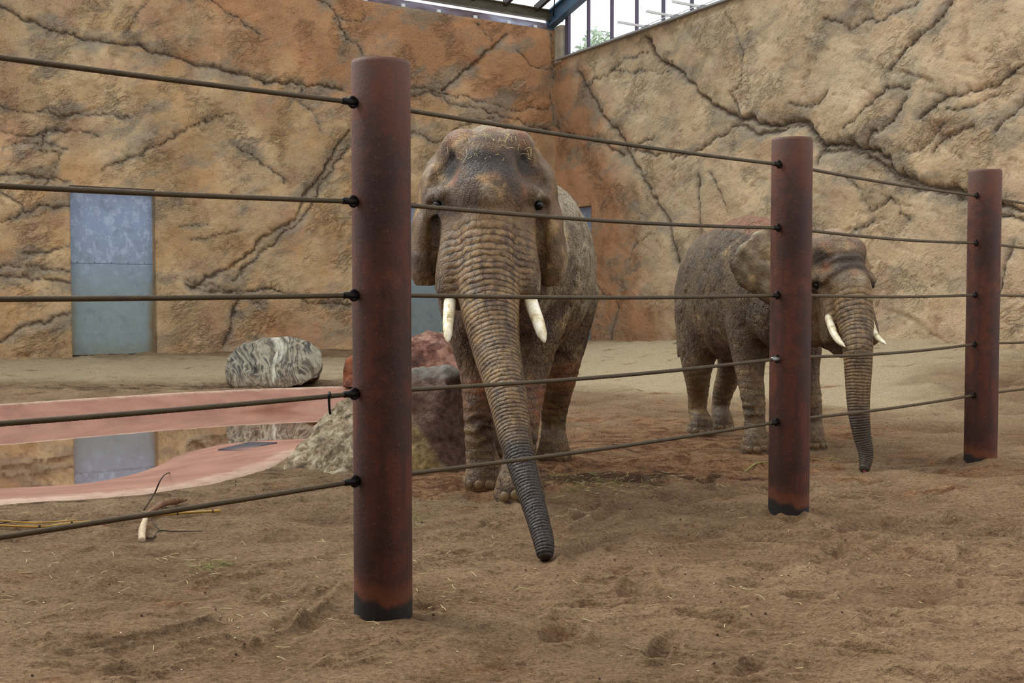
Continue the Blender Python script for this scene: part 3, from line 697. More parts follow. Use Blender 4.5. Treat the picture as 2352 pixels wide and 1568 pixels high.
def build_wall(name, U, N, L, Ht, cracks, doors, warmf, label):
    st = .042
    ss = np.arange(-.6, L, st); zs = np.arange(-.6, Ht + .001, st); zs[-1] = Ht
    for (s0, s1, z1) in doors:
        for q in (s0, s1): ss[np.argmin(abs(ss - q))] = q
        zs[np.argmin(abs(zs - z1))] = z1
    S, Z = np.meshgrid(ss, zs); nr, nc = S.shape
    # domain warp for jagged cracks
    wS = S + .16 * (fbm(S * 2.1, Z * 2.1, seed=41) - .5) * 2 + .05 * (fbm(S * 9, Z * 9, seed=42) - .5) * 2
    wZ = Z + .16 * (fbm(S * 2.1 + 7, Z * 2.1, seed=43) - .5) * 2 + .05 * (fbm(S * 9, Z * 9 + 3, seed=44) - .5) * 2
    disp = .30 * (fbm(S * .35, Z * .35, octv=3, seed=51) - .5)
    tilt = S * .35 + Z
    tear = sstep(.25, .75, fbm(S * .30 + 3, Z * .30, octv=2, seed=60)) * (.2 + .8 * sstep(10.5, 13.5, S))
    r = ridged(S * .55 + 9, tilt * 1.35, octv=4, seed=52); disp += -.10 * sstep(.76, .97, r) * tear
    r2 = ridged(S * 1.1 - Z * .5, Z * 1.9 + S * .6, octv=4, seed=62); disp += -.04 * sstep(.82, .97, r2) * (.35 + .65 * sstep(9, 13, S))
    disp += .07 * (fbm(S * 2, Z * 3.2, octv=5, seed=53, gain=.6) - .5)
    crack = .6 * sstep(.90, .985, r) * tear + .3 * sstep(.92, .99, r2) * sstep(9, 13, S)
    stain = .35 * sstep(.7, .95, r) * tear
    for w, pts in cracks:
        q = [on_wall(u, v, U, N) for u, v in pts]
        d = poly_dist(wS.ravel(), wZ.ravel(), q).reshape(S.shape)
        thin = .4 + .9 * fbm(S * 1.3, Z * 1.3, seed=71)
        ww = .026 * w * thin
        disp += -.055 * w * np.exp(-(d / (ww + .012)) ** 2) - .022 * w * np.exp(-(d / (.13 * w)) ** 2)
        crack = np.maximum(crack, np.clip(.8 * np.exp(-(d / ww) ** 2), 0, 1)); stain = stain + .5 * np.exp(-(d / (.16 * w)) ** 2)
    disp *= sstep(-.1, .8, S) * .75 + .25
    edge = sstep(0, .3, Ht - Z); disp *= .3 + .7 * edge
    keep = np.ones((nr, nc), bool)
    for (s0, s1, z1) in doors:
        dd = np.maximum(np.maximum(s0 - S, S - s1), Z - z1); disp *= .2 + .8 * sstep(.0, .35, dd)
    P = CORNER[None, None, :] + U[None, None, :] * S[..., None] + N[None, None, :] * disp[..., None]
    V = np.concatenate([P, Z[..., None]], -1).reshape(-1, 3)
    Fc = grid_faces(nr, nc)
    fs = S.ravel()[Fc].mean(1); fz = Z.ravel()[Fc].mean(1); k = np.ones(len(Fc), bool)
    for (s0, s1, z1) in doors: k &= ~((fs > s0) & (fs < s1) & (fz < z1))
    Fc = Fc[k]; extraV = []; extraF = []; base = len(V)
    def strip(idx, off):
        nonlocal base
        a = V[idx]; b = a.copy(); b[:, 0] += -N[0] * off; b[:, 1] += -N[1] * off
        extraV.append(b); n = len(idx)
        for i in range(n - 1): extraF.append((idx[i], idx[i + 1], base + i + 1, base + i))
        base += n
    for (s0, s1, z1) in doors:
        i0 = np.argmin(abs(ss - s0)); i1 = np.argmin(abs(ss - s1)); j1 = np.argmin(abs(zs - z1))
        strip(np.arange(0, j1 + 1) * nc + i0, .5); strip(np.arange(0, j1 + 1) * nc + i1, .5); strip(j1 * nc + np.arange(i0, i1 + 1), .5)
    strip((nr - 1) * nc + np.arange(nc), .45)      # thickness of the wall top
    Vn = np.vstack([V] + extraV); Fn = np.vstack([Fc, np.array(extraF)])
    m = mesh(name, Vn, Fn)
    # face the room
    ex = len(Vn) - len(V)
    pad = lambda a: np.r_[a.ravel(), np.zeros(ex)]
    attr(m, 'crack', pad(np.clip(crack, 0, 1))); attr(m, 'stain', pad(np.clip(stain, 0, 1))); attr(m, 'warm', pad(warmf(S, Z))); attr(m, 'beige', pad(np.full(S.shape, 1.0 if name == 'wall_right' else .15)))
    o = obj(name, m, M['wall']); tag(o, label, kind='structure')
    return o
d1a, _ = on_wall(163, 600, UL, NL); d1b, _ = on_wall(357, 600, UL, NL)
_, dz = on_wall(300, 432, UL, NL)
d2a, _ = on_wall(1050, 600, UL, NL); d2b = d2a + 2.2
DL = [(min(d1a, d1b), max(d1a, d1b), dz), (d2a, d2b, dz)]
d3a, _ = on_wall(1357, 600, UR, NR)
DR = [(.45, d3a, dz)]
wl = build_wall('wall_left', UL, NL, 26, HL, CL, DL, lambda S, Z: .95 * sstep(5.2, 9.5, Z) * sstep(17, 8, S) + .55 * sstep(3, .5, Z) * sstep(13, 9, S) + .25 * sstep(4, 0, S), 'carved ochre and orange artificial rock wall behind the pond')
wr = build_wall('wall_right', UR, NR, 27, HR, CR, DR, lambda S, Z: .95 * sstep(5.5, 1.2, S + .55 * (Z - 5)) + .12, 'pale carved artificial rock wall with a long branching crack')
wl['kind'] = 'structure'; wr['kind'] = 'structure'
def door(name, U, N, s0, s1, z1, label):
    c = wpt(U, (s0 + s1) / 2, 0, N, -.30)
    dr = empty(name, c); dr.rotation_euler = (0, 0, math.atan2(U[1], U[0])); tag(dr, label, kind='structure')
    w = s1 - s0; sp_z = 2.42
    for a, b in ((.06, sp_z - .005), (sp_z + .005, z1)):
        mb = MB(); mb.beam((-w / 2, 0, (a + b) / 2), (w / 2, 0, (a + b) / 2), .06, b - a); o = mb.obj('panel', M['door'], dr)
    mb = MB(); mb.beam((-w / 2, 0, sp_z), (w / 2, 0, sp_z), .052, .012); mb.obj('seam', M['iron'], dr)
    mb = MB()
    mb.beam((-w / 2, .06 * 0, .03), (w / 2, 0, .03), .08, .07)
    mb.obj('threshold', M['iron'], dr)
    mb = MB()
    for i in range(5): mb.beam((-w / 2 + w * (i + .5) / 5, -.036, sp_z + .03), (-w / 2 + w * (i + .5) / 5, .036, sp_z + .03), .022, .022)
    mb.obj('rivets', M['iron'], dr)
door('door_1', UL, NL, *DL[0], 'tall blue-grey galvanised sheet door left of the striped boulder')
door('door_2', UL, NL, *DL[1], 'blue-grey sheet door behind the larger elephant')
door('door_3', UR, NR, *DR[0], 'narrow strip of blue-grey door in the corner behind the larger elephant')

# ---- top of the left wall: band with clips, eave beam, glazed roof
ceil = empty('ceiling', wpt(UL, 0, 10.8)); tag(ceil, 'sloping glazed roof on dark steel rafters', kind='structure')
o3 = np.array(ceil.location)
SL = .23
def rp(a, t, dz_=0.0):
    p = CORNER + UL * a + UR * t; return np.array((p[0], p[1], 10.86 + SL * t + dz_)) - o3
upn = tuple(np.cross(np.r_[UR, SL], np.r_[UL, 0])); upn = upn if upn[2] > 0 else tuple(-np.array(upn))
TR = 15.0
mb = MB(); mb.ibeam(wpt(UL, -.3, 10.66, NL, -.1) - o3, wpt(UL, 30, 10.66, NL, -.1) - o3, .22, .32); mb.obj('eave_beam', M['eave'], ceil)
for i in range(24):
    a = .71 + 1.2 * i
    mb = MB(); mb.beam(rp(a, -.1, -.03), rp(a, TR, -.03), .12, .2, upn); mb.obj('rafter', M['steel_dark'], ceil)
    mb = MB(); a0, a1 = (a - 1.2 if i else 0), a
    mb.beam((rp(a0 + .02, -.3, .12) + rp(a1 - .02, -.3, .12)) / 2, (rp(a0 + .02, TR, .12) + rp(a1 - .02, TR, .12)) / 2, (a1 - a0) - .05, .02, upn); mb.obj('roof_pane', M['roof_sheet'], ceil)
for t in (4.5, 9, 13.5):
    mb = MB(); mb.beam(rp(0, t, -.2), rp(29, t, -.2), .12, .16, upn); mb.obj('purlin', M['steel_dark'], ceil)
mb = MB(); mb.tube([wpt(UL, .1, 10.6) - o3, rp(2.6, 4.4, -.15)], .02, 8); mb.obj('brace_rod', M['iron'], ceil)
gb = MB(); a = wpt(UR, -.25, 10.50, NR, .12); b = wpt(UR, 22, 10.50 + .235 * 22, NR, .12)
gb.ibeam(a - o3, b - o3, .26, .52, .05); gb.beam(wpt(UR, -.15, 10.2, NR, .12) - o3, wpt(UR, -.15, 10.85, NR, .12) - o3, .26, .12, (UR[0], UR[1], 0)); gb.obj('gable_beam', M['steel_blue'], ceil)

tb = empty('trim_1', wpt(UL, 0, HL, NL, -.12)); tag(tb, 'mottled sheet band along the top of the left wall', kind='structure'); oo = np.array(tb.location)
mb = MB(); mb.beam(wpt(UL, -.1, HL + .11, NL, -.14) - oo, wpt(UL, 26, HL + .11, NL, -.14) - oo, .03, .24); mb.obj('band', M['band'], tb)
for u, v in ((1232, 67), (1171, 57), (1094, 44), (1010, 31), (928, 17), (841, 3), (745, -12), (650, -28)):
    s, _ = on_wall(u, v, UL, NL); mb = MB(); mb.beam(wpt(UL, s - .06, HL + .05, NL, -.07) - oo, wpt(UL, s + .06, HL + .05, NL, -.07) - oo, .08, .09); mb.obj('clip', M['white'], tb)
col = MB(); col.beam(wpt(UR, .19, HR - .05, NR, -.12), wpt(UR, .19, 10.28, NR, -.12), .3, .42, (UR[0], UR[1], 0))
o = col.obj('pillar', M['concrete']); tag(o, 'short pale concrete pillar in the corner beside the gable window', kind='structure')

# ---- gable window on the right wall
win = empty('window_1', wpt(UR, 0, HR, NR, -.15)); tag(win, 'sloping row of tall gable window panes above the right rock wall', kind='structure'); wo = np.array(win.location)
def top(t): return 10.85 + .235 * t
mb = MB(); mb.beam(wpt(UR, .22, HR + .05, NR, -.15) - wo, wpt(UR, 22, HR + .05, NR, -.15) - wo, .14, .10); mb.obj('sill', M['mullion'], win)
ts = [.52] + [1.76 + 1.3 * i for i in range(15)]
for i, t in enumerate(ts):
    mb = MB(); mb.beam(wpt(UR, t, HR, NR, -.15) - wo, wpt(UR, t, top(t), NR, -.15) - wo, .09, .07 if i else .2, (UR[0], UR[1], 0)); mb.obj('mullion', M['mullion'], win)
    if i + 1 < len(ts):
        t2 = ts[i + 1]; mb = MB(); q = [wpt(UR, t + .04, HR + .1, NR, -.17) - wo, wpt(UR, t2 - .04, HR + .1, NR, -.17) - wo, wpt(UR, t2 - .04, top(t2), NR, -.17) - wo, wpt(UR, t + .04, top(t), NR, -.17) - wo]
        b2 = [p - np.r_[NR * .012, 0] for p in q]; mb.add(q + b2, [(0, 1, 2, 3), (7, 6, 5, 4), (0, 4, 5, 1), (1, 5, 6, 2), (2, 6, 7, 3), (3, 7, 4, 0)]); mb.obj('pane', M['glass'], win)
mb = MB(); mb.beam(wpt(UR, .2, HR + .03, NR, .0), wpt(UR, 22, HR + .03, NR, .0), .28, .05)
o = mb.obj('trim_2', M['flash']); tag(o, 'thin grey flashing along the top of the right wall', kind='structure')
# outer facade posts seen through the glass
for k, t in enumerate((4.9, 6.25, 7.3, 8.9, 10.4, 11.6)):
    mb = MB(); mb.beam(wpt(UR, t, 7.0, NR, -1.3), wpt(UR, t, top(t) + .6, NR, -1.3), .14, .14); mb.beam(wpt(UR, t + .22, 7.0, NR, -1.35), wpt(UR, t + .22, top(t) + .6, NR, -1.35), .05, .05)
    mb.beam(wpt(UR, t - .1, 7.0, NR, -1.3), wpt(UR, t + .3, 7.0, NR, -1.3), .3, .1)
    o = mb.obj('facade_post', M['mullion_pale']); tag(o, 'pale upright post standing outside the gable window glass', 'post', 'pale posts outside the gable window')
    o['label'] = '%s pale upright post outside the gable window glass' % ('leftmost', 'second from left', 'third from left', 'fourth from left', 'fifth from left', 'rightmost')[k]
names = ['lowest', 'second lowest', 'third', 'highest']
for k, (u, v) in enumerate(((1484, 74), (1551, 48), (1612, 27), (1690, 2))):
    s, z = on_wall(u, v, UR, NR); br = empty('sill_bracket', wpt(UR, s, HR + .06, NR, 0)); bo = np.array(br.location)
    tag(br, '%s thin white bracket arm sticking out from the top of the right wall' % ['leftmost and lowest', 'second from left', 'third from left', 'rightmost'][k], 'bracket', 'white bracket arms on the right wall')
    mb = MB(); mb.beam(wpt(UR, s, HR + .10, NR, 0) - bo, wpt(UR, s, HR + .13, NR, .98) - bo, .05, .06); mb.obj('arm', M['white'], br)
    mb = MB(); mb.beam(wpt(UR, s - .12, HR + .09, NR, 0) - bo, wpt(UR, s + .12, HR + .09, NR, 0) - bo, .16, .08); mb.obj('base_plate', M['flash'], br)
    mb = MB(); mb.tube([wpt(UR, s + .05, HR + .12, NR, .05) - bo, wpt(UR, s + 1.1, HR + .16, NR, .05) - bo], .012, 6); mb.obj('stay_wire', M['white'], br)

# ---- visitor side behind the camera, unseen; dark wall and ceiling added to darken front faces
def shell(name, mb, mat, label):
    o = mb.obj(name, mat); tag(o, label, kind='structure'); return o
mb = MB(); mb.beam((-16, -3.5, 3), (16, -3.5, 3), .3, 7); shell('wall_back', mb, M['dark_wall'], 'unseen dark wall of the visitor side')
mb = MB(); mb.beam((0, -3.5, 4.2), (0, 1.6, 4.2), 32, .25); shell('ceiling_visitor', mb, M['dark_wall'], 'unseen low dark ceiling of the visitor side')
mb = MB(); mb.beam((0, -4, -.2), (0, 1.4, -.2), 32, .3); shell('floor_visitor', mb, M['dark_wall'], 'walkway floor of the visitor side')

# ---- tree outside the gable
def tree():
    base = at(1372, 400, 62); base[2] = 0
    t = empty('tree', base); tag(t, 'blurred green treetop seen through the second gable pane', 'tree')
    mb = MB(); mb.tube([(0, 0, 0), (.1, 0, 6), (0, .1, 14)], [.35, .22, .08], 8); mb.obj('trunk', M['bark'], t)
    rs = np.random.RandomState(3); v = []; f = []
    for i in range(1400):
        d = rs.normal(size=3); d /= np.linalg.norm(d); r = rs.rand() ** .4
        p = np.array((0, 0, 13.2)) + d * r * np.array((1.5, 1.5, 3.0)); a = rs.normal(size=3) * .11; b = rs.normal(size=3) * .11
        k = len(v); v += [p - a, p + b, p + a, p - b]; f.append((k, k + 1, k + 2, k + 3))
    o = obj('foliage', mesh('foliage', v, f, False), M['leaf'], t); o['kind'] = 'stuff'
tree()

# ------------------------------------------------------------------ fence posts and ropes
def post(i, label):
    p = POSTS[i]; z0 = -.35; ztop = [2.735, 2.715, 2.74][i]; R = .1445
    zb = PZ[i]
    g = empty('fence_post', (p[0], p[1], 0)); tag(g, label, 'post', 'rusty steel posts of the rope fence')
    seg = 72; th = np.linspace(0, 2 * np.pi, seg, endpoint=False); V = []
    prof = [(R, z0), (R, 0), (R, .3), (R, 1), (R, 2), (R, ztop - .02), (R - .004, ztop), (R - .016, ztop), (R - .02, ztop - .015), (R - .02, ztop - .5), (R - .02, 1.0)]
    for r, z in prof:
        for t in th: V.append((r * math.cos(t), r * math.sin(t), z))
    f = [tuple(q) for q in grid_faces(len(prof), seg, True)]
    o = obj('pipe', mesh('pipe', V, f), M['rust'], g)
    return g
post(0, 'large rusty brown steel post standing in front of the grey boulder')
post(1, 'rusty brown steel post standing in front of the smaller elephant')
post(2, 'smallest rusty brown steel post, rightmost and free of any animal')
FD = POSTS[1] - POSTS[0]; FD = FD / np.linalg.norm(FD)
P0 = POSTS[0] - FD * 3.75; P4 = POSTS[2] + (POSTS[2] - POSTS[1]) * 1.15
ROPE_Z = [[2.50, 2.522, 2.52, 2.50, 2.50], [2.02, 2.05, 2.075, 2.075, 2.07], [1.6, 1.6, 1.6, 1.603, 1.603], [1.14, 1.125, 1.15, 1.155, 1.15], [.68, .70, .70, .69, .69]]
STN = [P0, POSTS[0], POSTS[1], POSTS[2], P4]
def rope(k, a, b, za, zb, label, loose=False):
    d = (b - a) / np.linalg.norm(b - a)
    A = np.array((*(a + d * .1445), za)); B = np.array((*(b - d * .1445), zb)); L = np.linalg.norm(B - A)
    g = empty('wire_rope', A); tag(g, label, 'rope', 'steel wire ropes of the fence')
    n = int(L / .0105); seg = 18; t = np.linspace(0, 1, n); P = A + (B - A) * t[:, None] - A
    P[:, 2] -= .014 * np.sin(np.pi * t) * (1 + .5 * (k % 2)); T, X, Y = frames(P)
    th = np.linspace(0, 2 * np.pi, seg, endpoint=False)[None, :]; ph = (t * L / .095 * 2 * np.pi)[:, None]
    r = .0100 + .0024 * np.abs(np.cos(3 * (th - ph)))
    V = P[:, None, :] + X[:, None, :] * (r * np.cos(th))[..., None] + Y[:, None, :] * (r * np.sin(th))[..., None]
    m = mesh('strand', V.reshape(-1, 3), grid_faces(n, seg, True)); attr(m, 'lobe', np.abs(np.cos(3 * (th - ph))).ravel()); obj('strand', m, M['rope'], g)
    for e, (q, s) in enumerate(((P[0], 1), (P[-1], -1))):
        if e == 0: continue
        dd = np.r_[d, 0] * s
        mb = MB(); mb.tube([q - dd * .005, q + dd * .02, q + dd * .03, q + dd * .085, q + dd * .092], [.0145, .0145, .0165, .0165, .0115], 14)
        mb.obj('ferrule', M['zinc'] if (k == 3 and e == 1 and loose is None) else M['iron'], g, True)
        if e == 1 or k < 3:
            # ring eye on the post face that holds the rope end
            mb = MB(); c = q + dd * .024; ring = [c + (np.r_[d, 0] * math.cos(w) + np.array((0, 0, 1)) * math.sin(w)) * .024 for w in np.linspace(0, 2 * np.pi, 15)]
            mb.tube(ring, .0075, 8, False); mb.obj('ring_eye', M['iron'], g, True)
    if loose:
        q = P[-1] - np.r_[d, 0] * .17
        mb = MB(); mb.tube([q + (0, 0, .016), q + (0.005, -.014, .004), q + (0, -.012, -.02), q + (.002, -.012, -.06), q + (.006, -.012, -.088)], [.0065, .0075, .0065, .006, .0055], 8)
        mb.obj('cable_tie', M['iron'], g, True)
    return g
ordn = ['topmost', 'second highest', 'middle', 'second lowest', 'lowest']
spans = ['left of the large post', 'between the large post and the second post', 'between the second and third post', 'right of the third post']
for k in range(5):
    for s in range(4):
        rope(k, STN[s], STN[s + 1], ROPE_Z[k][s], ROPE_Z[k][s + 1], '%s steel wire rope of the fence %s' % (ordn[k], spans[s]), loose=(k == 3 and s == 0) or (None if (k == 3 and s == 1) else False))

# ------------------------------------------------------------------ rocks
def rock(name, hull, mat, label, cat='boulder', sub=5, amp=.05, sc=2.2, seed=1, fine=.012, group=None):
    import bmesh
    hull = np.asarray(hull, float); org = np.array((hull[:, 0].mean(), hull[:, 1].mean(), 0.0))
    b = bmesh.new()
    for p in hull - org: b.verts.new(p)
    r = bmesh.ops.convex_hull(b, input=b.verts)
    bmesh.ops.delete(b, geom=list({e for e in r['geom_interior'] + r['geom_unused'] if isinstance(e, bmesh.types.BMVert)}), context='VERTS')
    m = bpy.data.meshes.new(name); b.to_mesh(m); b.free()
    o = obj(name + '_tmp', m); 
    md = o.modifiers.new('r', 'REMESH'); md.mode = 'VOXEL'; md.voxel_size = np.ptp(hull[:, 0]) / 70
    s = o.modifiers.new('s', 'SMOOTH'); s.factor = .5; s.iterations = 5
    dg = bpy.context.evaluated_depsgraph_get(); me = bpy.data.meshes.new_from_object(o.evaluated_get(dg)); bpy.data.objects.remove(o)
    n_ = len(me.vertices); V = np.zeros(n_ * 3, np.float32); me.vertices.foreach_get('co', V); V = V.reshape(-1, 3).astype(float)
    Nn = np.zeros(n_ * 3, np.float32); me.vertices.foreach_get('normal', Nn); Nn = Nn.reshape(-1, 3)
    x, y, z = V.T
    d = amp * 2 * (fbm(x * sc, y * sc, z * sc + .01, 4, seed) - .5) - amp * 1.1 * sstep(.72, .95, ridged(x * sc * .8, y * sc * .8, z * sc * .8 + 3, 2, seed + 5)) + fine * 2 * (fbm(x * sc * 6, y * sc * 6, z * sc * 6 + .1, 3, seed + 9) - .5)
    V = V + Nn * d[:, None]; me.vertices.foreach_set('co', V.astype(np.float32).ravel()); me.polygons.foreach_set('use_smooth', np.ones(len(me.polygons), bool)); me.name = name; me.update()
    o = obj(name, me, mat); o.location = org; tag(o, label, cat, group)
    return o
def hull_px(items):
    return [at(u, v, d) for u, v, d in items]
rock('banded_boulder', hull_px([(519, 878, 20.0), (540, 889, 19.8), (610, 892, 19.7), (690, 888, 19.7), (735, 872, 20.0), (516, 850, 20.1), (524, 815, 20.2), (548, 792, 20.3), (600, 779, 20.3), (665, 772, 20.3), (712, 782, 20.3), (738, 802, 20.3), (742, 828, 20.2), (738, 850, 20.0),
    (535, 870, 21.1), (560, 790, 21.0), (620, 778, 21.1), (690, 780, 21.1), (730, 815, 21.1), (720, 870, 21.2)]), M['striped'], 'rounded boulder with black and white bands lying by the far pond edge', seed=3, amp=.05, sc=1.8, fine=.02)
rock('grey_boulder', hull_px([(650, 1085, 10.35), (665, 1040, 10.45), (700, 1000, 10.6), (772, 925, 10.75), (830, 895, 10.8), (760, 1098, 10.1), (880, 1100, 10.0), (1000, 1098, 10.05), (1075, 1092, 10.3), (1088, 1060, 10.5),
    (900, 862, 10.75), (945, 852, 10.7), (1035, 838, 10.75), (1062, 860, 10.8), (1085, 950, 10.75), (1088, 1040, 10.7), (930, 905, 10.45), (1020, 900, 10.45), (985, 1000, 10.2), (760, 1010, 10.4),
    (700, 1040, 11.3), (800, 920, 11.4), (930, 850, 11.5), (1040, 845, 11.5), (1075, 900, 11.5), (1080, 1040, 11.3)]), M['grey'], 'big pointed grey granite boulder lying behind the large post', seed=11, amp=.04, sc=2.4, fine=.02)
rock('red_boulder', hull_px([(935, 862, 16.3), (1020, 862, 16.2), (1075, 860, 16.4), (930, 800, 16.7), (945, 772, 16.9), (985, 757, 17), (1030, 762, 17), (1056, 790, 16.8), (1075, 830, 16.6), (960, 800, 16.5), (1020, 795, 16.4), (930, 862, 17.8), (950, 772, 17.8), (1040, 770, 17.8), (1080, 850, 17.8), (860, 850, 17.2), (850, 880, 16.8), (880, 800, 17.2)]), M['red'], 'reddish pink boulder behind the grey boulder and the larger elephant', seed=21, amp=.08, sc=1.4, fine=.02)
rock('brown_boulder', hull_px([(787, 888, 19.4), (830, 890, 19.3), (788, 850, 19.6), (797, 826, 19.7), (812, 818, 19.8), (850, 820, 19.8), (870, 850, 19.7), (870, 885, 19.5), (795, 880, 20.3), (805, 825, 20.3), (860, 825, 20.3), (865, 880, 20.3)]), M['brown'], 'small smooth brown boulder half hidden behind the large post', seed=31, amp=.03, sc=2)
rock('small_rock', hull_px([(1528, 803, 27.5), (1565, 804, 27.5), (1537, 792, 27.7), (1556, 785, 27.7), (1575, 786, 27.7), (1600, 800, 27.6), (1540, 800, 28.3), (1560, 787, 28.3), (1590, 800, 28.3)]), M['striped'], 'small pale rock by the rock wall behind the smaller elephant', 'rock', seed=41, amp=.02, sc=3)

# ------------------------------------------------------------------ elephants
def rotz(a): return np.array(((math.cos(a), -math.sin(a), 0), (math.sin(a), math.cos(a), 0), (0, 0, 1)))
def thick_sheet(MBo, G, th):
    """closed thick sheet from a net of points G[rows][cols]; th = thickness at rows/cols (scalar or fn)"""
    G = np.asarray(G, float); nr0, nc0 = G.shape[:2]; NR_, NC = 30, 34
    A = np.array([catmull(G[i], NC) for i in range(nr0)]); B = np.stack([catmull(A[:, j], NR_) for j in range(NC)], 1)
    du = np.gradient(B, axis=1); dv = np.gradient(B, axis=0); Nn = np.cross(du, dv); Nn /= np.linalg.norm(Nn, axis=2)[..., None] + 1e-9
    i = np.linspace(0, 1, NR_)[:, None]; j = np.linspace(0, 1, NC)[None, :]
    ed = np.minimum(np.minimum(i, 1 - i) / .08, np.minimum((1 - j) / .08, 1)).clip(.35, 1)
    T = th * ed * (1.5 - .5 * j)
    F_, K = B + Nn * T[..., None] / 2, B - Nn * T[..., None] / 2
    V = np.vstack([F_.reshape(-1, 3), K.reshape(-1, 3)]); n = NR_ * NC
    f = [tuple(q) for q in grid_faces(NR_, NC)] + [tuple(q[::-1] + n) for q in grid_faces(NR_, NC)]
    ring = [k for k in range(NC)] + [r * NC + NC - 1 for r in range(1, NR_)] + [(NR_ - 1) * NC + k for k in range(NC - 2, -1, -1)] + [r * NC for r in range(NR_ - 2, 0, -1)]
    for a, b in zip(ring, ring[1:] + ring[:1]): f.append((b, a, a + n, b + n))
    MBo.add(V, f)

def head_inv(P, head, hs, hyaw, hpitch):
    fw = np.array((math.sin(hyaw), -math.cos(hyaw), 0)); rt = np.array((math.cos(hyaw), math.sin(hyaw), 0)); up = np.array((0, 0, 1.0))
    cq, sq = math.cos(hpitch), math.sin(hpitch); HM = np.stack([rt, fw * cq - up * sq, up * cq + fw * sq], 1)
    return tuple((np.array(P) - head) @ HM / hs)
def build_elephant(name, label, origin, body, neck, legs, head, hs, hyaw, hpitch, trunk, tusks, ears, skin, vox, feat):
    org = np.array(origin, float)
    mb = MB()
    # trunk of the body: overlapping elliptic sections
    limb(mb, [p for p, _ in body], [r for _, r in body], side=feat['side'], seg=40, dens=34)
    for (pts, rr) in neck: limb(mb, pts, rr, side=feat['side'], seg=32, dens=16)
    for (pts, rr) in legs: limb(mb, pts, rr, side=feat['side'], seg=28, dens=30)
    # head frame: x lateral (image right positive), y forward, z up
    fw = np.array((math.sin(hyaw), -math.cos(hyaw), 0)); rt = np.array((math.cos(hyaw), math.sin(hyaw), 0))
    up = np.array((0, 0, 1.0))
    cq, sq = math.cos(hpitch), math.sin(hpitch); fw2 = fw * cq - up * sq; up2 = up * cq + fw * sq
    HM = np.stack([rt, fw2, up2], 1)
    def hp(x, y, z): return np.array(head) + HM @ (np.array((x, y, z)) * hs)
    def he(c, r): ellipsoid(mb, hp(*c), np.array(r) * hs, HM, 28, 20)
    he((0, -.22, .22), (.43, .46, .375)); he((0, -.2, .24), (.30, .38, .385 + .06 * feat.get('dome', 0))); he((0, -.02, .12), (.33, .34, .43)); he((0, .10, .03), (.31, .29, .36)); he((0, .10, -.22), (.26, .26, .30)); he((-.20, -.16, .345), (.24, .33, .245)); he((.20, -.16, .345), (.24, .33, .245)); he((0, .16, .02), (.17, .24, .24))
    for s in (-1, 1):
        he((s * .31, .02, .05), (.15, .20, .15)); he((s * .36, -.22, .16), (.13, .26, .32)); he((s * .27, -.05, -.22), (.15, .24, .28)); he((s * .23, -.12, -.50), (.15, .26, .30))
        limb(mb, [hp(s * .20, .08, -.10), hp(s * .235, .18, -.34), hp(s * .268, .27, -.56), hp(s * .280, .315, -.655)], [.17 * hs, .15 * hs, .125 * hs, .104 * hs], seg=24, dens=18)
        # brow and lids
        limb(mb, [hp(s * .29, .16, .05), hp(s * .372, .125, .062), hp(s * .44, .02, .02)], [.04 * hs, .06 * hs, .045 * hs], seg=14, dens=10)
        limb(mb, [hp(s * .30, .155, -.055), hp(s * .365, .13, -.085), hp(s * .42, .03, -.06)], [.03 * hs, .042 * hs, .03 * hs], seg=14, dens=10)
    he((0, -.10, -.62), (.22, .32, .22)); limb(mb, [hp(0, -.1, -.66), hp(0, .12, -.80), hp(0, .22, -.84)], [.17 * hs, .11 * hs, .055 * hs], seg=20, dens=12)
    TP = catmull(np.array([np.r_[p, r] for p, r in trunk]), 60)
    limb(mb, [hp(0, -.02, -.02)] + [p for p, _ in trunk], [.20 * hs] + [(r, r * 1.02) for _, r in trunk], side=rt, seg=36, dens=70)
    ENET = []
    for net in ears:
        G = [[hp(*q) for q in row] for row in net]; thick_sheet(mb, G, .048)
        A_ = np.array([catmull(g_, 26) for g_ in G]); ENET.append(np.stack([catmull(A_[:, j], 22) for j in range(26)], 1))
    tl = feat['tail']; limb(mb, tl, [.05, .04, .028, .022], seg=12, dens=16)
    mb.v = [tuple(np.array(p) - org) for p in mb.v]
    tmp = obj('tmp', orient(mb.mesh('tmp')))
    md = tmp.modifiers.new('r', 'REMESH'); md.mode = 'VOXEL'; md.voxel_size = vox
    s_ = tmp.modifiers.new('s', 'SMOOTH'); s_.factor = .5; s_.iterations = 7
    dg = bpy.context.evaluated_depsgraph_get(); me = bpy.data.meshes.new_from_object(tmp.evaluated_get(dg)); bpy.data.objects.remove(tmp)
    n_ = len(me.vertices); V = np.zeros(n_ * 3, np.float32); me.vertices.foreach_get('co', V); V = V.reshape(-1, 3).astype(float)
    Nn = np.zeros(n_ * 3, np.float32); me.vertices.foreach_get('normal', Nn); Nn = Nn.reshape(-1, 3).astype(float)
    Wd = V + org
    Hl = (Wd - np.array(head)) @ HM / hs                     # head-local coordinates
    # ---- features
    tpd = np.full(n_, 1e9); ts_ = np.zeros(n_); tr_ = np.ones(n_)
    arc = np.r_[0, np.cumsum(np.linalg.norm(np.diff(TP[:, :3], axis=0), axis=1))]
    for i in range(0, 60):
        dd = np.linalg.norm(Wd - TP[i, :3], axis=1); k = dd < tpd; tpd[k] = dd[k]; ts_[k] = arc[i]; tr_[k] = TP[i, 3]
    # continuous arc parameter by projecting on the local tangent
    TT = np.gradient(TP[:, :3], axis=0); TT /= np.linalg.norm(TT, axis=1)[:, None]
    ii = np.searchsorted(arc, ts_).clip(0, 59); ts_ = ts_ + np.clip(((Wd - TP[ii, :3]) * TT[ii]).sum(1), -.05, .05)
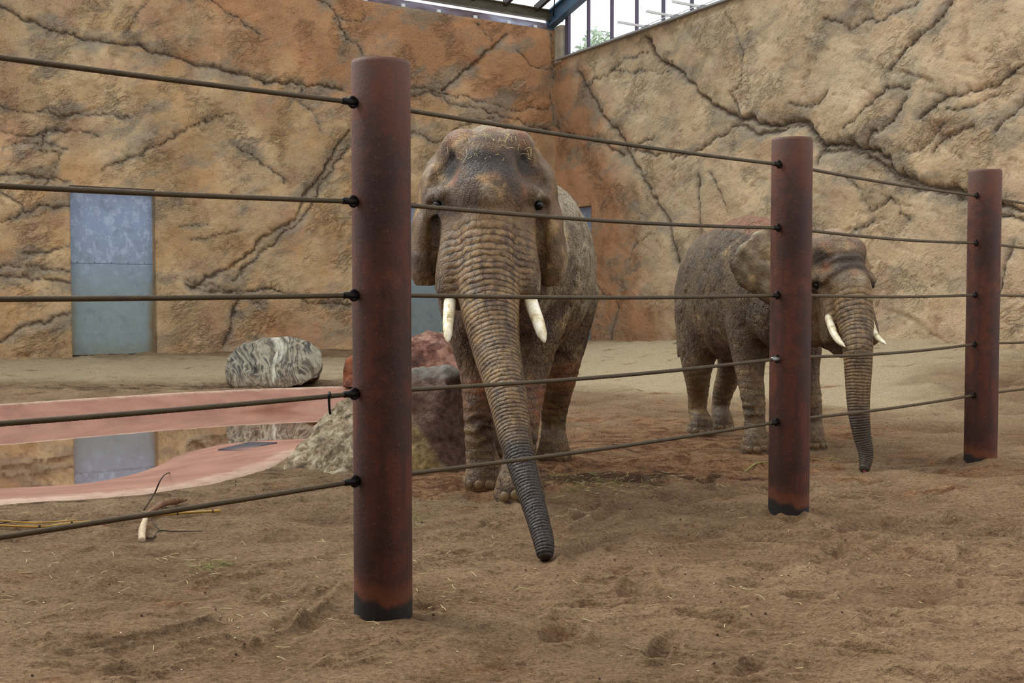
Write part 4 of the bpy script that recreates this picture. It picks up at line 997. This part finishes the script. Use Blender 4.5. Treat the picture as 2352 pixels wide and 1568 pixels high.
    ton = sstep(1.45, 1.12, tpd / tr_) * sstep(-.05, .12, ts_)
    fwdk = ton * sstep(-.02, .10, ts_)
    rel = Wd - TP[ii, :3]; ang = np.arctan2(rel @ rt, rel @ (-np.cross(TT[ii], rt)[0] * 0 + fw))
    L = arc[-1]; q = ts_ / L
    freq = 34 + 86 * np.clip(q, 0, 1)                       # rad per metre
    phase = 40 * ts_ + 62 * ts_ * np.clip(q, 0, 1)
    z = Wd[:, 2]
    legd = np.full(n_, 1e9); lr = np.ones(n_)
    for pts, rr in legs:
        D = catmull(np.hstack([np.array(pts), np.array([(r if np.isscalar(r) else r[0],) for r in rr])]), 30)
        for dpt in D:
            dd = np.linalg.norm(Wd - dpt[:3], axis=1); k = dd < legd; legd[k] = dd[k]; lr[k] = dpt[3]
    lon = sstep(1.7, 1.15, legd / lr) * sstep(feat['legtop'], feat['legtop'] - .35, z) * (1 - ton)
    x, y = V[:, 0], V[:, 1]
    w1 = fbm(x * 5, y * 5, z * 5, 3, 5) - .5
    disp = -.007 * np.abs(np.sin(z * 30 + w1 * 10)) ** .6 * lon * sstep(.12, .3, z)
    # heavy folds at the wrists
    for (c, a_) in feat['folds']:
        g_ = np.exp(-((Wd[:, 0] - c[0]) ** 2 + (Wd[:, 1] - c[1]) ** 2) / .26 ** 2 - ((z - c[2]) / .17) ** 2) * (1 - ton); disp += a_ * np.sin(z * 62 + 9 * w1 + 3 * np.abs(Wd[:, 0] - c[0]) * 6) * g_
    topr = ton * sstep(.02, .2, ts_) 
    disp += -.003 * sstep(.0, .3, ts_) * sstep(.5, .1, np.abs(np.sin(phase + w1 * 5))) * topr * hs
    # loose body folds and soft lumps
    onbody = (1 - ton) * (1 - lon); headm = sstep(1.0, .7, np.linalg.norm(Hl * (1, .9, .75) - (0, -.1, 0), axis=1))
    disp += .035 * (fbm(x * 2.2, y * 2.2, z * 1.6, 3, 8) - .5) * onbody * (1 - headm)
    vf = ridged(x * 5 + 2 * w1, y * 5, z * 1.1, 3, 9); disp += -.022 * sstep(.6, .95, vf) * onbody * (1 - headm) * feat['fold']
    # temples hollow, cheeks, forehead
    dk_ = feat.get('dent', 1.0)
    def dent(cx, cy, cz, rx, ry, rz, a):
        return a * hs * np.exp(-((Hl[:, 0] - cx) / rx) ** 2 - ((Hl[:, 1] - cy) / ry) ** 2 - ((Hl[:, 2] - cz) / rz) ** 2)
    for s in (-1, 1):
        disp -= dk_ * dent(s * .34, .0, .34, .10, .35, .15, .15) + dent(s * .375, .1, -.01, .05, .16, .04, .045) + dent(s * .30, .12, -.30, .07, .2, .22, .05) + dent(s * .205, .3, -.36, .035, .2, .22, .03) + dent(s * .41, .0, -.12, .035, .3, .30, .05)
    disp += dent(0, .3, .04, .16, .3, .13, .035) - dent(0, .2, .27, .13, .3, .09, .018)
    rr_ = np.hypot(Hl[:, 0], Hl[:, 2] + .12); disp += feat.get('brow', 0) * .007 * np.sin(rr_ * 70 + 5 * w1) * sstep(.22, .3, rr_) * sstep(.62, .5, rr_) * sstep(.0, .1, Hl[:, 1]) * sstep(-.15, 0, Hl[:, 2])
    arcs = .0035 * np.sin(np.clip((-Hl[:, 2] - .14 + .35 * Hl[:, 0] ** 2) * 62, 0, 40)) * sstep(-.14, -.2, Hl[:, 2]) * sstep(-.85, -.6, Hl[:, 2]) * sstep(.34, .22, np.abs(Hl[:, 0])) * sstep(.05, .2, Hl[:, 1])
    disp += arcs * hs * (1 - .4 * ton)
    edist = np.full(n_, 9.0); ecol = np.zeros(n_); erim = np.full(n_, 9.0)
    cand = np.linalg.norm(Hl, axis=1) < 1.9; ci = np.where(cand)[0]
    for net in ENET:
        Q = net.reshape(-1, 3); rimp = np.vstack([net[:, -1], net[-1, 6:], net[0, 6:]])
        for c0 in range(0, len(ci), 6000):
            k = ci[c0:c0 + 6000]; D2 = ((Wd[k][:, None, :] - Q[None]) ** 2).sum(2); j = D2.argmin(1); dm = np.sqrt(D2[np.arange(len(k)), j])
            b_ = dm < edist[k]; edist[k[b_]] = dm[b_]; ecol[k[b_]] = (j[b_] % 26) / 25.0
            erim[k] = np.minimum(erim[k], np.sqrt(((Wd[k][:, None, :] - rimp[None]) ** 2).sum(2).min(1)))
    ear = sstep(.075, .045, edist) * sstep(.12, .3, ecol)
    rimk = sstep(.06, .02, erim)
    disp += feat['earw'] * ear * (np.sin(Hl[:, 2] * 20 - np.abs(Hl[:, 0]) * 16 + 6 * w1)) * .010
    V2 = V + Nn * disp[:, None]
    V2[:, 2] = np.maximum(V2[:, 2], -org[2] - .02)
    me.vertices.foreach_set('co', V2.astype(np.float32).ravel()); me.polygons.foreach_set('use_smooth', np.ones(len(me.polygons), bool)); me.update(); me.name = 'body'
    inhead = sstep(.8, .5, np.linalg.norm(Hl * (1, 1, .8) - (0, -.05, 0), axis=1))
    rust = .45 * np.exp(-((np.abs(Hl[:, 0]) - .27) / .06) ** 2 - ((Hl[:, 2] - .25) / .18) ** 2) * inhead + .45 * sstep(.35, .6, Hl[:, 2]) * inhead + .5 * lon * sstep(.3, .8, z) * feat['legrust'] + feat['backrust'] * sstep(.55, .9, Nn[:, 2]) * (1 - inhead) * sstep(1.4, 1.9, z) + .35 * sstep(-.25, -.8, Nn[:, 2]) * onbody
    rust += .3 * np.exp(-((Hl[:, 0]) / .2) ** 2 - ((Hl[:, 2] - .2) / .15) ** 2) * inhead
    dark = .7 * np.exp(-((np.abs(Hl[:, 0]) - .37) / .055) ** 2 - ((Hl[:, 2] + .015) / .045) ** 2) * inhead + .8 * np.exp(-((np.abs(Hl[:, 0]) - .335) / .07) ** 2 - ((Hl[:, 2] - .33) / .12) ** 2) * inhead * dk_ + .6 * np.exp(-((np.abs(Hl[:, 0]) - .40) / .04) ** 2 - ((Hl[:, 2] + .12) / .3) ** 2) * sstep(-.1, .05, Hl[:, 1]) * (1 - ton) + .85 * sstep(.55, .9, q) * ton + .25 * sstep(.3, .55, q) * ton + .6 * sstep(-.3, -.9, Nn[:, 2]) * onbody * sstep(.3, .8, z) + .5 * np.exp(-((np.abs(Hl[:, 0]) - .33) / .08) ** 2 - ((Hl[:, 2] - .36) / .1) ** 2) * inhead  # shade painted into eye sockets, temples, ear gaps and belly; trunk darkens downwards
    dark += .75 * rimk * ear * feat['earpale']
    dark += 1.0 * inhead * sstep(-.05, .1, Hl[:, 2]) * sstep(.5, .3, Hl[:, 2]) * np.exp(-(Hl[:, 0] / .25) ** 2) * (1 - np.exp(-((Hl[:, 2] - .06) / .12) ** 2 - (Hl[:, 0] / .13) ** 2) * 2).clip(-1, 1) + feat['legdark'] * lon  # forehead shaded in colour around its lighter centre
    pale = feat['toplit'] * sstep(.3, .75, Nn[:, 2]) * sstep(1.4, 1.9, z) * (1 - ear * .5) * (1 - inhead * .45) + .55 * np.exp(-((np.abs(Hl[:, 0]) - .40) / .06) ** 2 - ((Hl[:, 2] - .02) / .1) ** 2) * inhead + .5 * np.exp(-(Hl[:, 0] / .12) ** 2 - ((Hl[:, 2] - .05) / .12) ** 2) * inhead + .5 * ear * feat['earpale'] + feat['sidelit'] * sstep(.35, .95, Nn[:, 0]) * (1 - ton) * (1 - lon) * (1 - inhead) * sstep(1.1, 1.6, z)  # light painted on upward and right-facing skin, brow and forehead centre
    pale += .35 * inhead * sstep(.5, .56, Hl[:, 2]) * np.exp(-(Hl[:, 0] / .25) ** 2)
    tonm = sstep(1.6, 1.0, tpd / tr_) * sstep(-.06, .22, ts_)
    tv = np.stack([np.where(tpd / tr_ < 1.65, phase, z * 46), ang * 9 * (1 - .5 * q), np.clip(np.where(tpd / tr_ < 1.65, tonm * (.95 - .45 * np.clip(q, 0, 1)), lon * .5), 0, 1)], 1)
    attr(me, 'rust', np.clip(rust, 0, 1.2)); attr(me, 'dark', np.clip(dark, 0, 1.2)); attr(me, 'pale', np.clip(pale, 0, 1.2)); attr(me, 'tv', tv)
    attr(me, 'cell', np.clip((1 - ton) * (1 - .5 * lon) * (1 - .6 * inhead) * (1 - .7 * ear), 0, 1))
    root = empty(name, org); tag(root, label, 'elephant')
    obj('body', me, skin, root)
    # eyes
    for s in (-1, 1):
        e = MB(); ellipsoid(e, hp(s * .372, .112, -.014) - org, np.array((.042, .042, .036)) * hs, HM, 16, 12); e.obj('eye', M['eye'], root, True)
    for pts, rr in tusks:
        P = catmull(np.array(pts), 22); R = np.interp(np.linspace(0, 1, 22), np.linspace(0, 1, len(rr)), rr)
        R[-3:] = R[-1] * np.array((.9, .65, .25)); e = MB(); e.tube([p - org for p in P], R, 18); e.obj('tusk', M['ivory'], root, True)
    for (c, r_, fdir, nn, span) in feat['feet']:
        for k in range(nn):
            a = fdir + (k - (nn - 1) / 2) * span
            dv = np.array((math.sin(a), -math.cos(a), 0)); cc = np.array((c[0], c[1], 0)) + dv * r_ * .955; cc[2] = .045 + max(0, gz(cc[0], cc[1]))
            Mx = np.stack([np.array((dv[1], -dv[0], 0)), dv, np.array((0, 0, 1.0))], 1)
            e = MB(); ellipsoid(e, cc - org, (r_ * .21, r_ * .105, r_ * .20), Mx, 14, 10); e.obj('toenail', M['nail'], root, True)
    return root, hp, HM

def foot_leg(fx, fy, top, mid, radii, bend=0.0, back=(0, 0)):
    """leg from hip/shoulder down to a padded foot; radii top..foot"""
    T_, Mm = np.array(top, float), np.array(mid, float)
    b = np.array((back[0], back[1], 0.0))
    pts = [T_, T_ * .5 + Mm * .5, Mm, np.array((fx, fy, 0)) * .75 + np.array((Mm[0], Mm[1], 0)) * .25 + (0, 0, Mm[2] * .60) + b * .6, np.array((fx, fy, Mm[2] * .34)) + b, np.array((fx, fy, .16)), np.array((fx, fy, .05))]
    return (pts, radii)

# --- larger elephant, facing the camera
hd = at(1121, 470, 8.55); AX = np.array((.17, .985))
body = [((-.08, 8.95, 1.72), (.40, .50)), ((.00, 9.35, 1.80), (.60, .74)), ((.09, 9.85, 1.83), (.62, .81)), ((.165, 10.4, 1.82), (.605, .79)), ((.25, 10.9, 1.82), (.55, .70)), ((.34, 11.25, 1.80), (.42, .52))]
neck = [([(-.02, 9.6, 2.12), (-.10, 9.1, 2.28), (hd[0], 8.75, hd[2] + .02)], [(.46, .52), (.40, .50), (.36, .44)])]
FR = at(1193, 1150, 8.78); FLt = at(1113, 1112, 9.42); HR_ = at(1272, 1055, 10.95); HLt = at(1150, 1045, 11.2)
legs = [foot_leg(FR[0], FR[1], (.28, 9.35, 1.75), (.12, 9.12, .95), [.30, .24, .18, .148, .138, .178, .208], back=(0, .10)),
        foot_leg(FLt[0], FLt[1], (-.34, 9.55, 1.75), (-.27, 9.55, .95), [.32, .27, .182, .150, .132, .160, .188], back=(-.035, .0)),
        foot_leg(HR_[0], HR_[1] , (.52, 10.75, 1.62), (.455, 10.72, .95), [.31, .265, .20, .150, .125, .145, .180], back=(0, .10)),
        foot_leg(HLt[0], HLt[1], (.05, 11.0, 1.65), (-.05, 10.9, .95), [.36, .30, .215, .150, .125, .145, .180], back=(0, .10))]
trunk = [(at(1121, 515, 8.42), .265), (at(1121, 570, 8.34), .270), (at(1122, 640, 8.22), .245), (at(1126, 710, 8.08), .210), (at(1140, 800, 7.88), .170), (at(1163, 900, 7.62), .137), (at(1182, 1000, 7.42), .112), (at(1205, 1090, 7.22), .091), (at(1232, 1180, 7.02), .076), (at(1249, 1245, 6.88), .067), (at(1252, 1272, 6.83), .056)]
tusks = [([at(1040, 630, 8.42), at(1034, 690, 8.20), at(1029, 745, 7.96), at(1029, 786, 7.84)], [.050, .046, .038, .026]),
         ([at(1205, 630, 8.42), at(1219, 690, 8.20), at(1237, 742, 7.96), at(1251, 786, 7.84)], [.050, .050, .044, .030])]
def ear_folded(s):
    # rows from top to bottom; columns from the root on the cheek outwards and back along the neck
    return [[(s * .36, -.12, .40), (s * .40, -.18, .42), (s * .44, -.40, .40), (s * .45, -.70, .32)],
            [(s * .39, -.02, .24), (s * .445, -.07, .25), (s * .49, -.32, .25), (s * .51, -.85, .20)],
            [(s * .39, .0, .03), (s * .465, -.03, .03), (s * .53, -.30, .03), (s * .57, -.92, .02)],
            [(s * .36, .00, -.20), (s * .50, .04, -.20), (s * .565, -.22, -.20), (s * .60, -.88, -.16)],
            [(s * .33, -.06, -.42), (s * .50, .06, -.42), (s * .58, -.12, -.42), (s * .585, -.72, -.34)],
            [(s * .33, -.08, -.60), (s * .47, .04, -.62), (s * .56, -.10, -.60), (s * .56, -.50, -.50)]]
e1, hp1, HM1 = build_elephant('elephant', 'larger grey-brown elephant facing forward with trunk tip on the sand', (.1, 10.0, 0), body, neck, legs, hd, 1.0, 0.02, 0.0, trunk, tusks,
    [ear_folded(-1), ear_folded(1)], M['skin_a'], .0165,
    dict(side=(1, .0, 0), tail=[(.42, 11.72, 2.1), (.45, 11.85, 1.7), (.45, 11.82, 1.2), (.45, 11.8, .9)], legtop=1.15, folds=[((FLt[0], FLt[1] - .1, .52), .016), ((FR[0], FR[1] - .1, .52), .012)], fold=1.0, earw=.6, legrust=1.0, backrust=.4, legdark=.0, toplit=.4, sidelit=.62, earpale=.05,
         feet=[(FR, .205, .1, 4, .48), (FLt, .185, .0, 4, .5), (HR_, .175, .1, 3, .55), (HLt, .175, .1, 3, .55)]))

# --- smaller elephant, turned half right
h2 = at(1928, 652, 10.95)
body2 = [((2.76, 11.25, 1.42), (.36, .42)), ((2.72, 11.6, 1.58), (.48, .64)), ((2.62, 12.1, 1.66), (.55, .77)), ((2.50, 12.6, 1.65), (.565, .79)), ((2.36, 13.05, 1.64), (.51, .70)), ((2.27, 13.35, 1.60), (.36, .50))]
neck2 = [([(2.72, 11.8, 1.82), (2.9, 11.4, 1.84), (h2[0], 11.15, h2[2] + .04)], [(.36, .42), (.32, .38), (.29, .34)])]
A1 = at(1736, 1042, 11.42); A2 = at(1866, 1036, 11.62); B1 = at(1609, 1000, 12.95); B2 = at(1658, 990, 13.3)
legs2 = [foot_leg(A1[0], A1[1], (2.47, 11.75, 1.45), (2.44, 11.6, .82), [.28, .23, .152, .124, .112, .135, .166], back=(.0, .06)),
         foot_leg(A2[0], A2[1], (3.0, 11.8, 1.45), (3.05, 11.75, .82), [.26, .21, .148, .122, .108, .126, .156], back=(0.01, .06)),
         foot_leg(B1[0], B1[1], (2.16, 12.85, 1.42), (2.10, 12.8, .80), [.32, .27, .18, .128, .110, .130, .158], back=(-.02, .10)),
         foot_leg(B2[0], B2[1], (2.58, 13.05, 1.42), (2.55, 13.1, .80), [.30, .25, .17, .128, .110, .126, .150], back=(0, .10))]
trunk2 = [(at(1950, 662, 10.76), .195), (at(1958, 705, 10.66), .190), (at(1966, 752, 10.54), .162), (at(1970, 800, 10.40), .138), (at(1971, 850, 10.36), .124), (at(1971, 900, 10.33), .110), (at(1973, 950, 10.30), .097), (at(1980, 1000, 10.28), .082), (at(1989, 1040, 10.26), .069), (at(1987, 1068, 10.22), .056), (at(1985, 1076, 10.2), .052)]
tusks2 = [([at(1902, 728, 10.70), at(1914, 762, 10.52), at(1926, 782, 10.42), at(1942, 797, 10.32)], [.036, .036, .030, .012]),
          ([at(2000, 738, 10.62), at(2011, 768, 10.42), at(2022, 780, 10.34), at(2036, 791, 10.26)], [.030, .028, .024, .011])]
ear_open = [[(-.30, -.20, .44), (-.50, -.16, .54), (-.78, -.06, .54), (-.98, -.04, .36)],
            [(-.38, -.12, .25), (-.62, -.02, .34), (-.92, .07, .30), (-1.20, .02, .20)],
            [(-.40, -.08, .05), (-.62, .05, .10), (-.92, .13, .06), (-1.17, .06, .00)],
            [(-.36, -.10, -.14), (-.58, .04, -.16), (-.82, .12, -.20), (-1.04, .06, -.26)],
            [(-.33, -.12, -.28), (-.50, .0, -.38), (-.66, .05, -.47), (-.80, .03, -.52)]]
EO = [[(1872, 560, 11.1), (1820, 522, 11.02), (1770, 513, 10.96), (1733, 535, 10.92)], [(1866, 590, 11.05), (1800, 560, 10.93), (1735, 555, 10.88), (1692, 575, 10.90)],
      [(1862, 625, 11.0), (1800, 610, 10.88), (1730, 600, 10.85), (1674, 606, 10.90)], [(1866, 655, 11.0), (1810, 660, 10.90), (1750, 656, 10.86), (1694, 655, 10.90)], [(1872, 690, 11.0), (1830, 702, 10.95), (1795, 708, 10.90), (1762, 706, 10.92)]]
ear_open = [[head_inv(at(*q), h2, .785, math.radians(13), .06) for q in row] for row in EO]
ear_back = [[(.37, -.10, .42), (.42, -.2, .44), (.44, -.45, .42), (.44, -.8, .36)], [(.38, -.10, .15), (.44, -.2, .15), (.47, -.5, .15), (.48, -.95, .12)], [(.36, -.12, -.12), (.43, -.2, -.14), (.46, -.45, -.14), (.46, -.8, -.12)], [(.32, -.14, -.32), (.40, -.2, -.38), (.42, -.35, -.4), (.42, -.55, -.34)]]
e2, hp2, HM2 = build_elephant('elephant', 'smaller elephant turned half right, partly behind the second rusty post', (2.6, 12.3, 0), body2, neck2, legs2, h2, .785, math.radians(13), 0.06, trunk2, tusks2,
    [ear_open, ear_back], M['skin_b'], .0165,
    dict(dent=.45, dome=1.0, brow=1.0, side=(.97, .24, 0), tail=[(2.12, 13.85, 1.9), (2.05, 13.98, 1.5), (2.05, 13.95, 1.1), (2.05, 13.9, .85)], legtop=1.0, folds=[((A1[0], A1[1] - .1, .42), .008)], fold=.8, earw=1.0, legrust=.25, backrust=.8, legdark=.12, toplit=.3, sidelit=.0, earpale=.85,
         feet=[(A1, .165, .1, 4, .5), (A2, .155, .25, 4, .5), (B1, .158, .2, 4, .5), (B2, .148, .2, 3, .5)]))
# red nostril opening at the trunk tip of the smaller elephant
mm = MB(); ellipsoid(mm, at(1986, 1083, 10.17) - np.array((2.6, 12.3, 0)), (.018, .018, .016)); mm.obj('nostril', M['mouth'], e2, True)
# straw caught on the larger head
mb = MB(); rs = np.random.RandomState(9)
for i in range(90):
    x = rs.uniform(-.34, .34); zz = .50 + rs.uniform(-.22, .10) * (1 if i % 3 else .3); y = .0 + .28 * (1 - zz) ** .5 - rs.rand() * .1
    # drop on the dome: find by ellipsoid approximation
    r = 1 - (x / .45) ** 2 - ((zz - .22) / .42) ** 2
    if r <= 0: continue
    y = -.22 + .46 * math.sqrt(r) + .03
    p = hp1(x, y, zz) - np.array((.1, 10, 0)); a = rs.rand() * 6.28; l = rs.uniform(.012, .035); dv = np.array((math.cos(a), rs.uniform(-.3, .1), math.sin(a))) * l
    mb.tube([p - dv, p + dv * rs.uniform(.2, .5) + (0, -.006, .004), p + dv], .0016, 4)
o = mb.obj('head_straw', M['straw'], e1); o['kind'] = 'stuff'

# ------------------------------------------------------------------ debris on the sand
def stick(name, px, r, mat, label, cat, lift=.012, group=None, seg=10):
    P = [gp(u, v, lift + (q[2] if len(q) > 2 else 0)) for q in px for u, v in [q[:2]]]
    g = P[0]; mb = MB(); D = catmull(np.array(P), max(8, len(P) * 6)); R = np.interp(np.linspace(0, 1, len(D)), np.linspace(0, 1, len(r)), r)
    mb.tube(D - g, R, seg); o = mb.obj(name, mat, None, True); o.location = g; tag(o, label, cat, group); return o, P
g = gp(0, 1222, .02); cane = empty('cane', g); tag(cane, 'long yellow jointed cane lying on the sand behind the lowest rope', 'cane')
cp_ = [gp(-40, 1225, .02), gp(90, 1217, .022), gp(170, 1209, .025), gp(290, 1200, .03), gp(410, 1188, .03), gp(506, 1182, .03)]
D = catmull(np.array(cp_), 60); mb = MB(); mb.tube(D - g, np.linspace(.0075, .0105, 60), 10); mb.obj('stem', M['bamboo'], cane, True)
for t in (.22, .40, .60, .8, .98):
    p = D[int(t * 59)] - g; q = D[min(59, int(t * 59) + 1)] - D[int(t * 59) - 1]; q /= np.linalg.norm(q)
    mb = MB(); mb.tube([p - q * .008, p - q * .003, p + q * .003, p + q * .008], [.009, .0135, .0135, .009], 10); mb.obj('joint', M['twig'], cane, True)
stick('cane_splinter', [(-20, 1221, .03), (80, 1213, .03), (175, 1204, .035)], [.004, .006, .004], M['bamboo'], 'thin yellow splinter lying along the left end of the cane', 'stick')
stick('wood_stub', [(326, 1246, .0), (327, 1226, .02), (334, 1208, .03)], [.022, .024, .018], M['wood'], 'short pale frayed wood stub under the cane', 'wood')
stick('bark_strip', [(335, 1188, .02), (375, 1172, .03), (405, 1166, .03), (430, 1157, .02)], [.012, .026, .03, .006], M['bark'], 'torn brown bark strip lying above the cane', 'bark')
stick('twig', [(331, 1184, .01), (355, 1160, .09), (378, 1140, .16), (403, 1120, .22)], [.006, .006, .005, .004], M['twig'], 'dark upright twig rising from the bark strip', 'twig')
stick('twig', [(337, 1237), (352, 1230), (366, 1222), (400, 1224), (465, 1225)], [.006, .006, .005, .004, .003], M['twig'], 'forked dark twig lying right of the wood stub', 'twig')
stick('twig', [(350, 1200), (358, 1212), (368, 1222)], [.004, .004, .004], M['twig'], 'short dark twig branch joining the forked twig below the cane', 'twig')
stick('twig', [(-5, 1206), (15, 1199), (65, 1199)], [.004, .005, .003], M['twig'], 'thin dark twig at the left edge above the cane', 'twig')
stick('stalk', [(1490, 1077), (1525, 1089), (1550, 1096)], [.003, .004, .003], M['twig'], 'dark dry stalk lying on the reddish wet sand', 'stalk')
stick('stalk', [(1700, 1075), (1735, 1068), (1768, 1064)], [.006, .008, .006], M['hay'], 'yellow-green hay stalk left of the second post foot', 'stalk')
stick('stalk', [(1866, 1055), (1900, 1058), (1945, 1053)], [.004, .004, .003], M['hay'], 'yellow-green hay stalk right of the second post', 'stalk')
def scatter(name, mat, label, cat, spots, fn, seed):
    rs = np.random.RandomState(seed); mb = MB(); g = gp(*spots[0][:2])
    for u, v, n_, ru, rv in spots:
        for _ in range(n_):
            uu, vv = u + rs.normal() * ru, v + rs.normal() * rv
            if vv < 860: continue
            p = gp(uu, vv, 0)
            if inside(np.array([p[0]]), np.array([p[1]]), [tuple(q) for q in OUT])[0]: continue
            fn(mb, p - g, rs)
    o = mb.obj(name, mat, None, False); o.location = g; tag(o, label, cat, kind='stuff')
def straw_fn(l0, l1, r):
    def f(mb, p, rs):
        a = rs.rand() * 6.28; l = rs.uniform(l0, l1); dv = np.array((math.cos(a), math.sin(a), rs.uniform(-.02, .35))) * l / 2; b = rs.normal(size=3) * l * .08
        mb.tube([p - dv * (1, 1, 0) + (0, 0, .006), p + b + (0, 0, .012), p + dv + (0, 0, .008)], r, 4)
    return f
scatter('straw', M['straw'], 'scattered pale straw pieces on the near sand', 'straw', [(480, 1300, 40, 260, 50), (560, 1400, 26, 200, 60), (60, 1360, 12, 60, 60), (1250, 1200, 22, 170, 50), (1000, 1340, 22, 80, 60), (1500, 1110, 40, 90, 18), (1330, 1110, 26, 60, 20), (1900, 1300, 18, 300, 90), (1600, 1450, 12, 300, 60), (200, 1180, 14, 180, 20), (250, 880, 24, 200, 12)], straw_fn(.03, .085, .0017), 4)
scatter('hay', M['hay'], 'greenish hay strands on the wet sand beside the front feet', 'hay', [(1330, 1112, 46, 60, 12), (1270, 1095, 10, 30, 8), (1500, 1100, 14, 60, 14), (475, 1303, 22, 22, 5), (960, 1190, 14, 20, 10), (1400, 1090, 12, 80, 15)], straw_fn(.05, .14, .0022), 6)
def lump(r0, r1):
    def f(mb, p, rs):
        r = rs.uniform(r0, r1); v = []
        T5 = [(0, 0, 1), (.9, 0, .35), (.28, .85, .4), (-.73, .53, .3), (-.7, -.5, .45), (.3, -.85, .3), (0, 0, -.4)]
        for q in T5: v.append(p + np.array(q) * r * rs.uniform(.75, 1.2) + (0, 0, r * .25))
        mb.add(v, [(0, 1, 2), (0, 2, 3), (0, 3, 4), (0, 4, 5), (0, 5, 1), (6, 2, 1), (6, 3, 2), (6, 4, 3), (6, 5, 4), (6, 1, 5)])
    return f
scatter('dirt_clods', M['clod'], 'small dark dirt clods strewn over the sand', 'dirt', [(1600, 1300, 60, 420, 120), (300, 1420, 22, 220, 60), (550, 1100, 24, 60, 14), (1450, 1040, 70, 130, 50), (950, 1130, 36, 90, 26), (2100, 1000, 60, 110, 60), (150, 890, 80, 240, 12), (1400, 880, 30, 80, 20)], lump(.003, .0105), 8)
scatter('pebbles', M['pebble'], 'tiny pale pebbles strewn over the sand', 'pebbles', [(1700, 1350, 90, 420, 110), (500, 1400, 40, 300, 70), (2000, 1050, 40, 180, 60)], lump(.003, .007), 10)
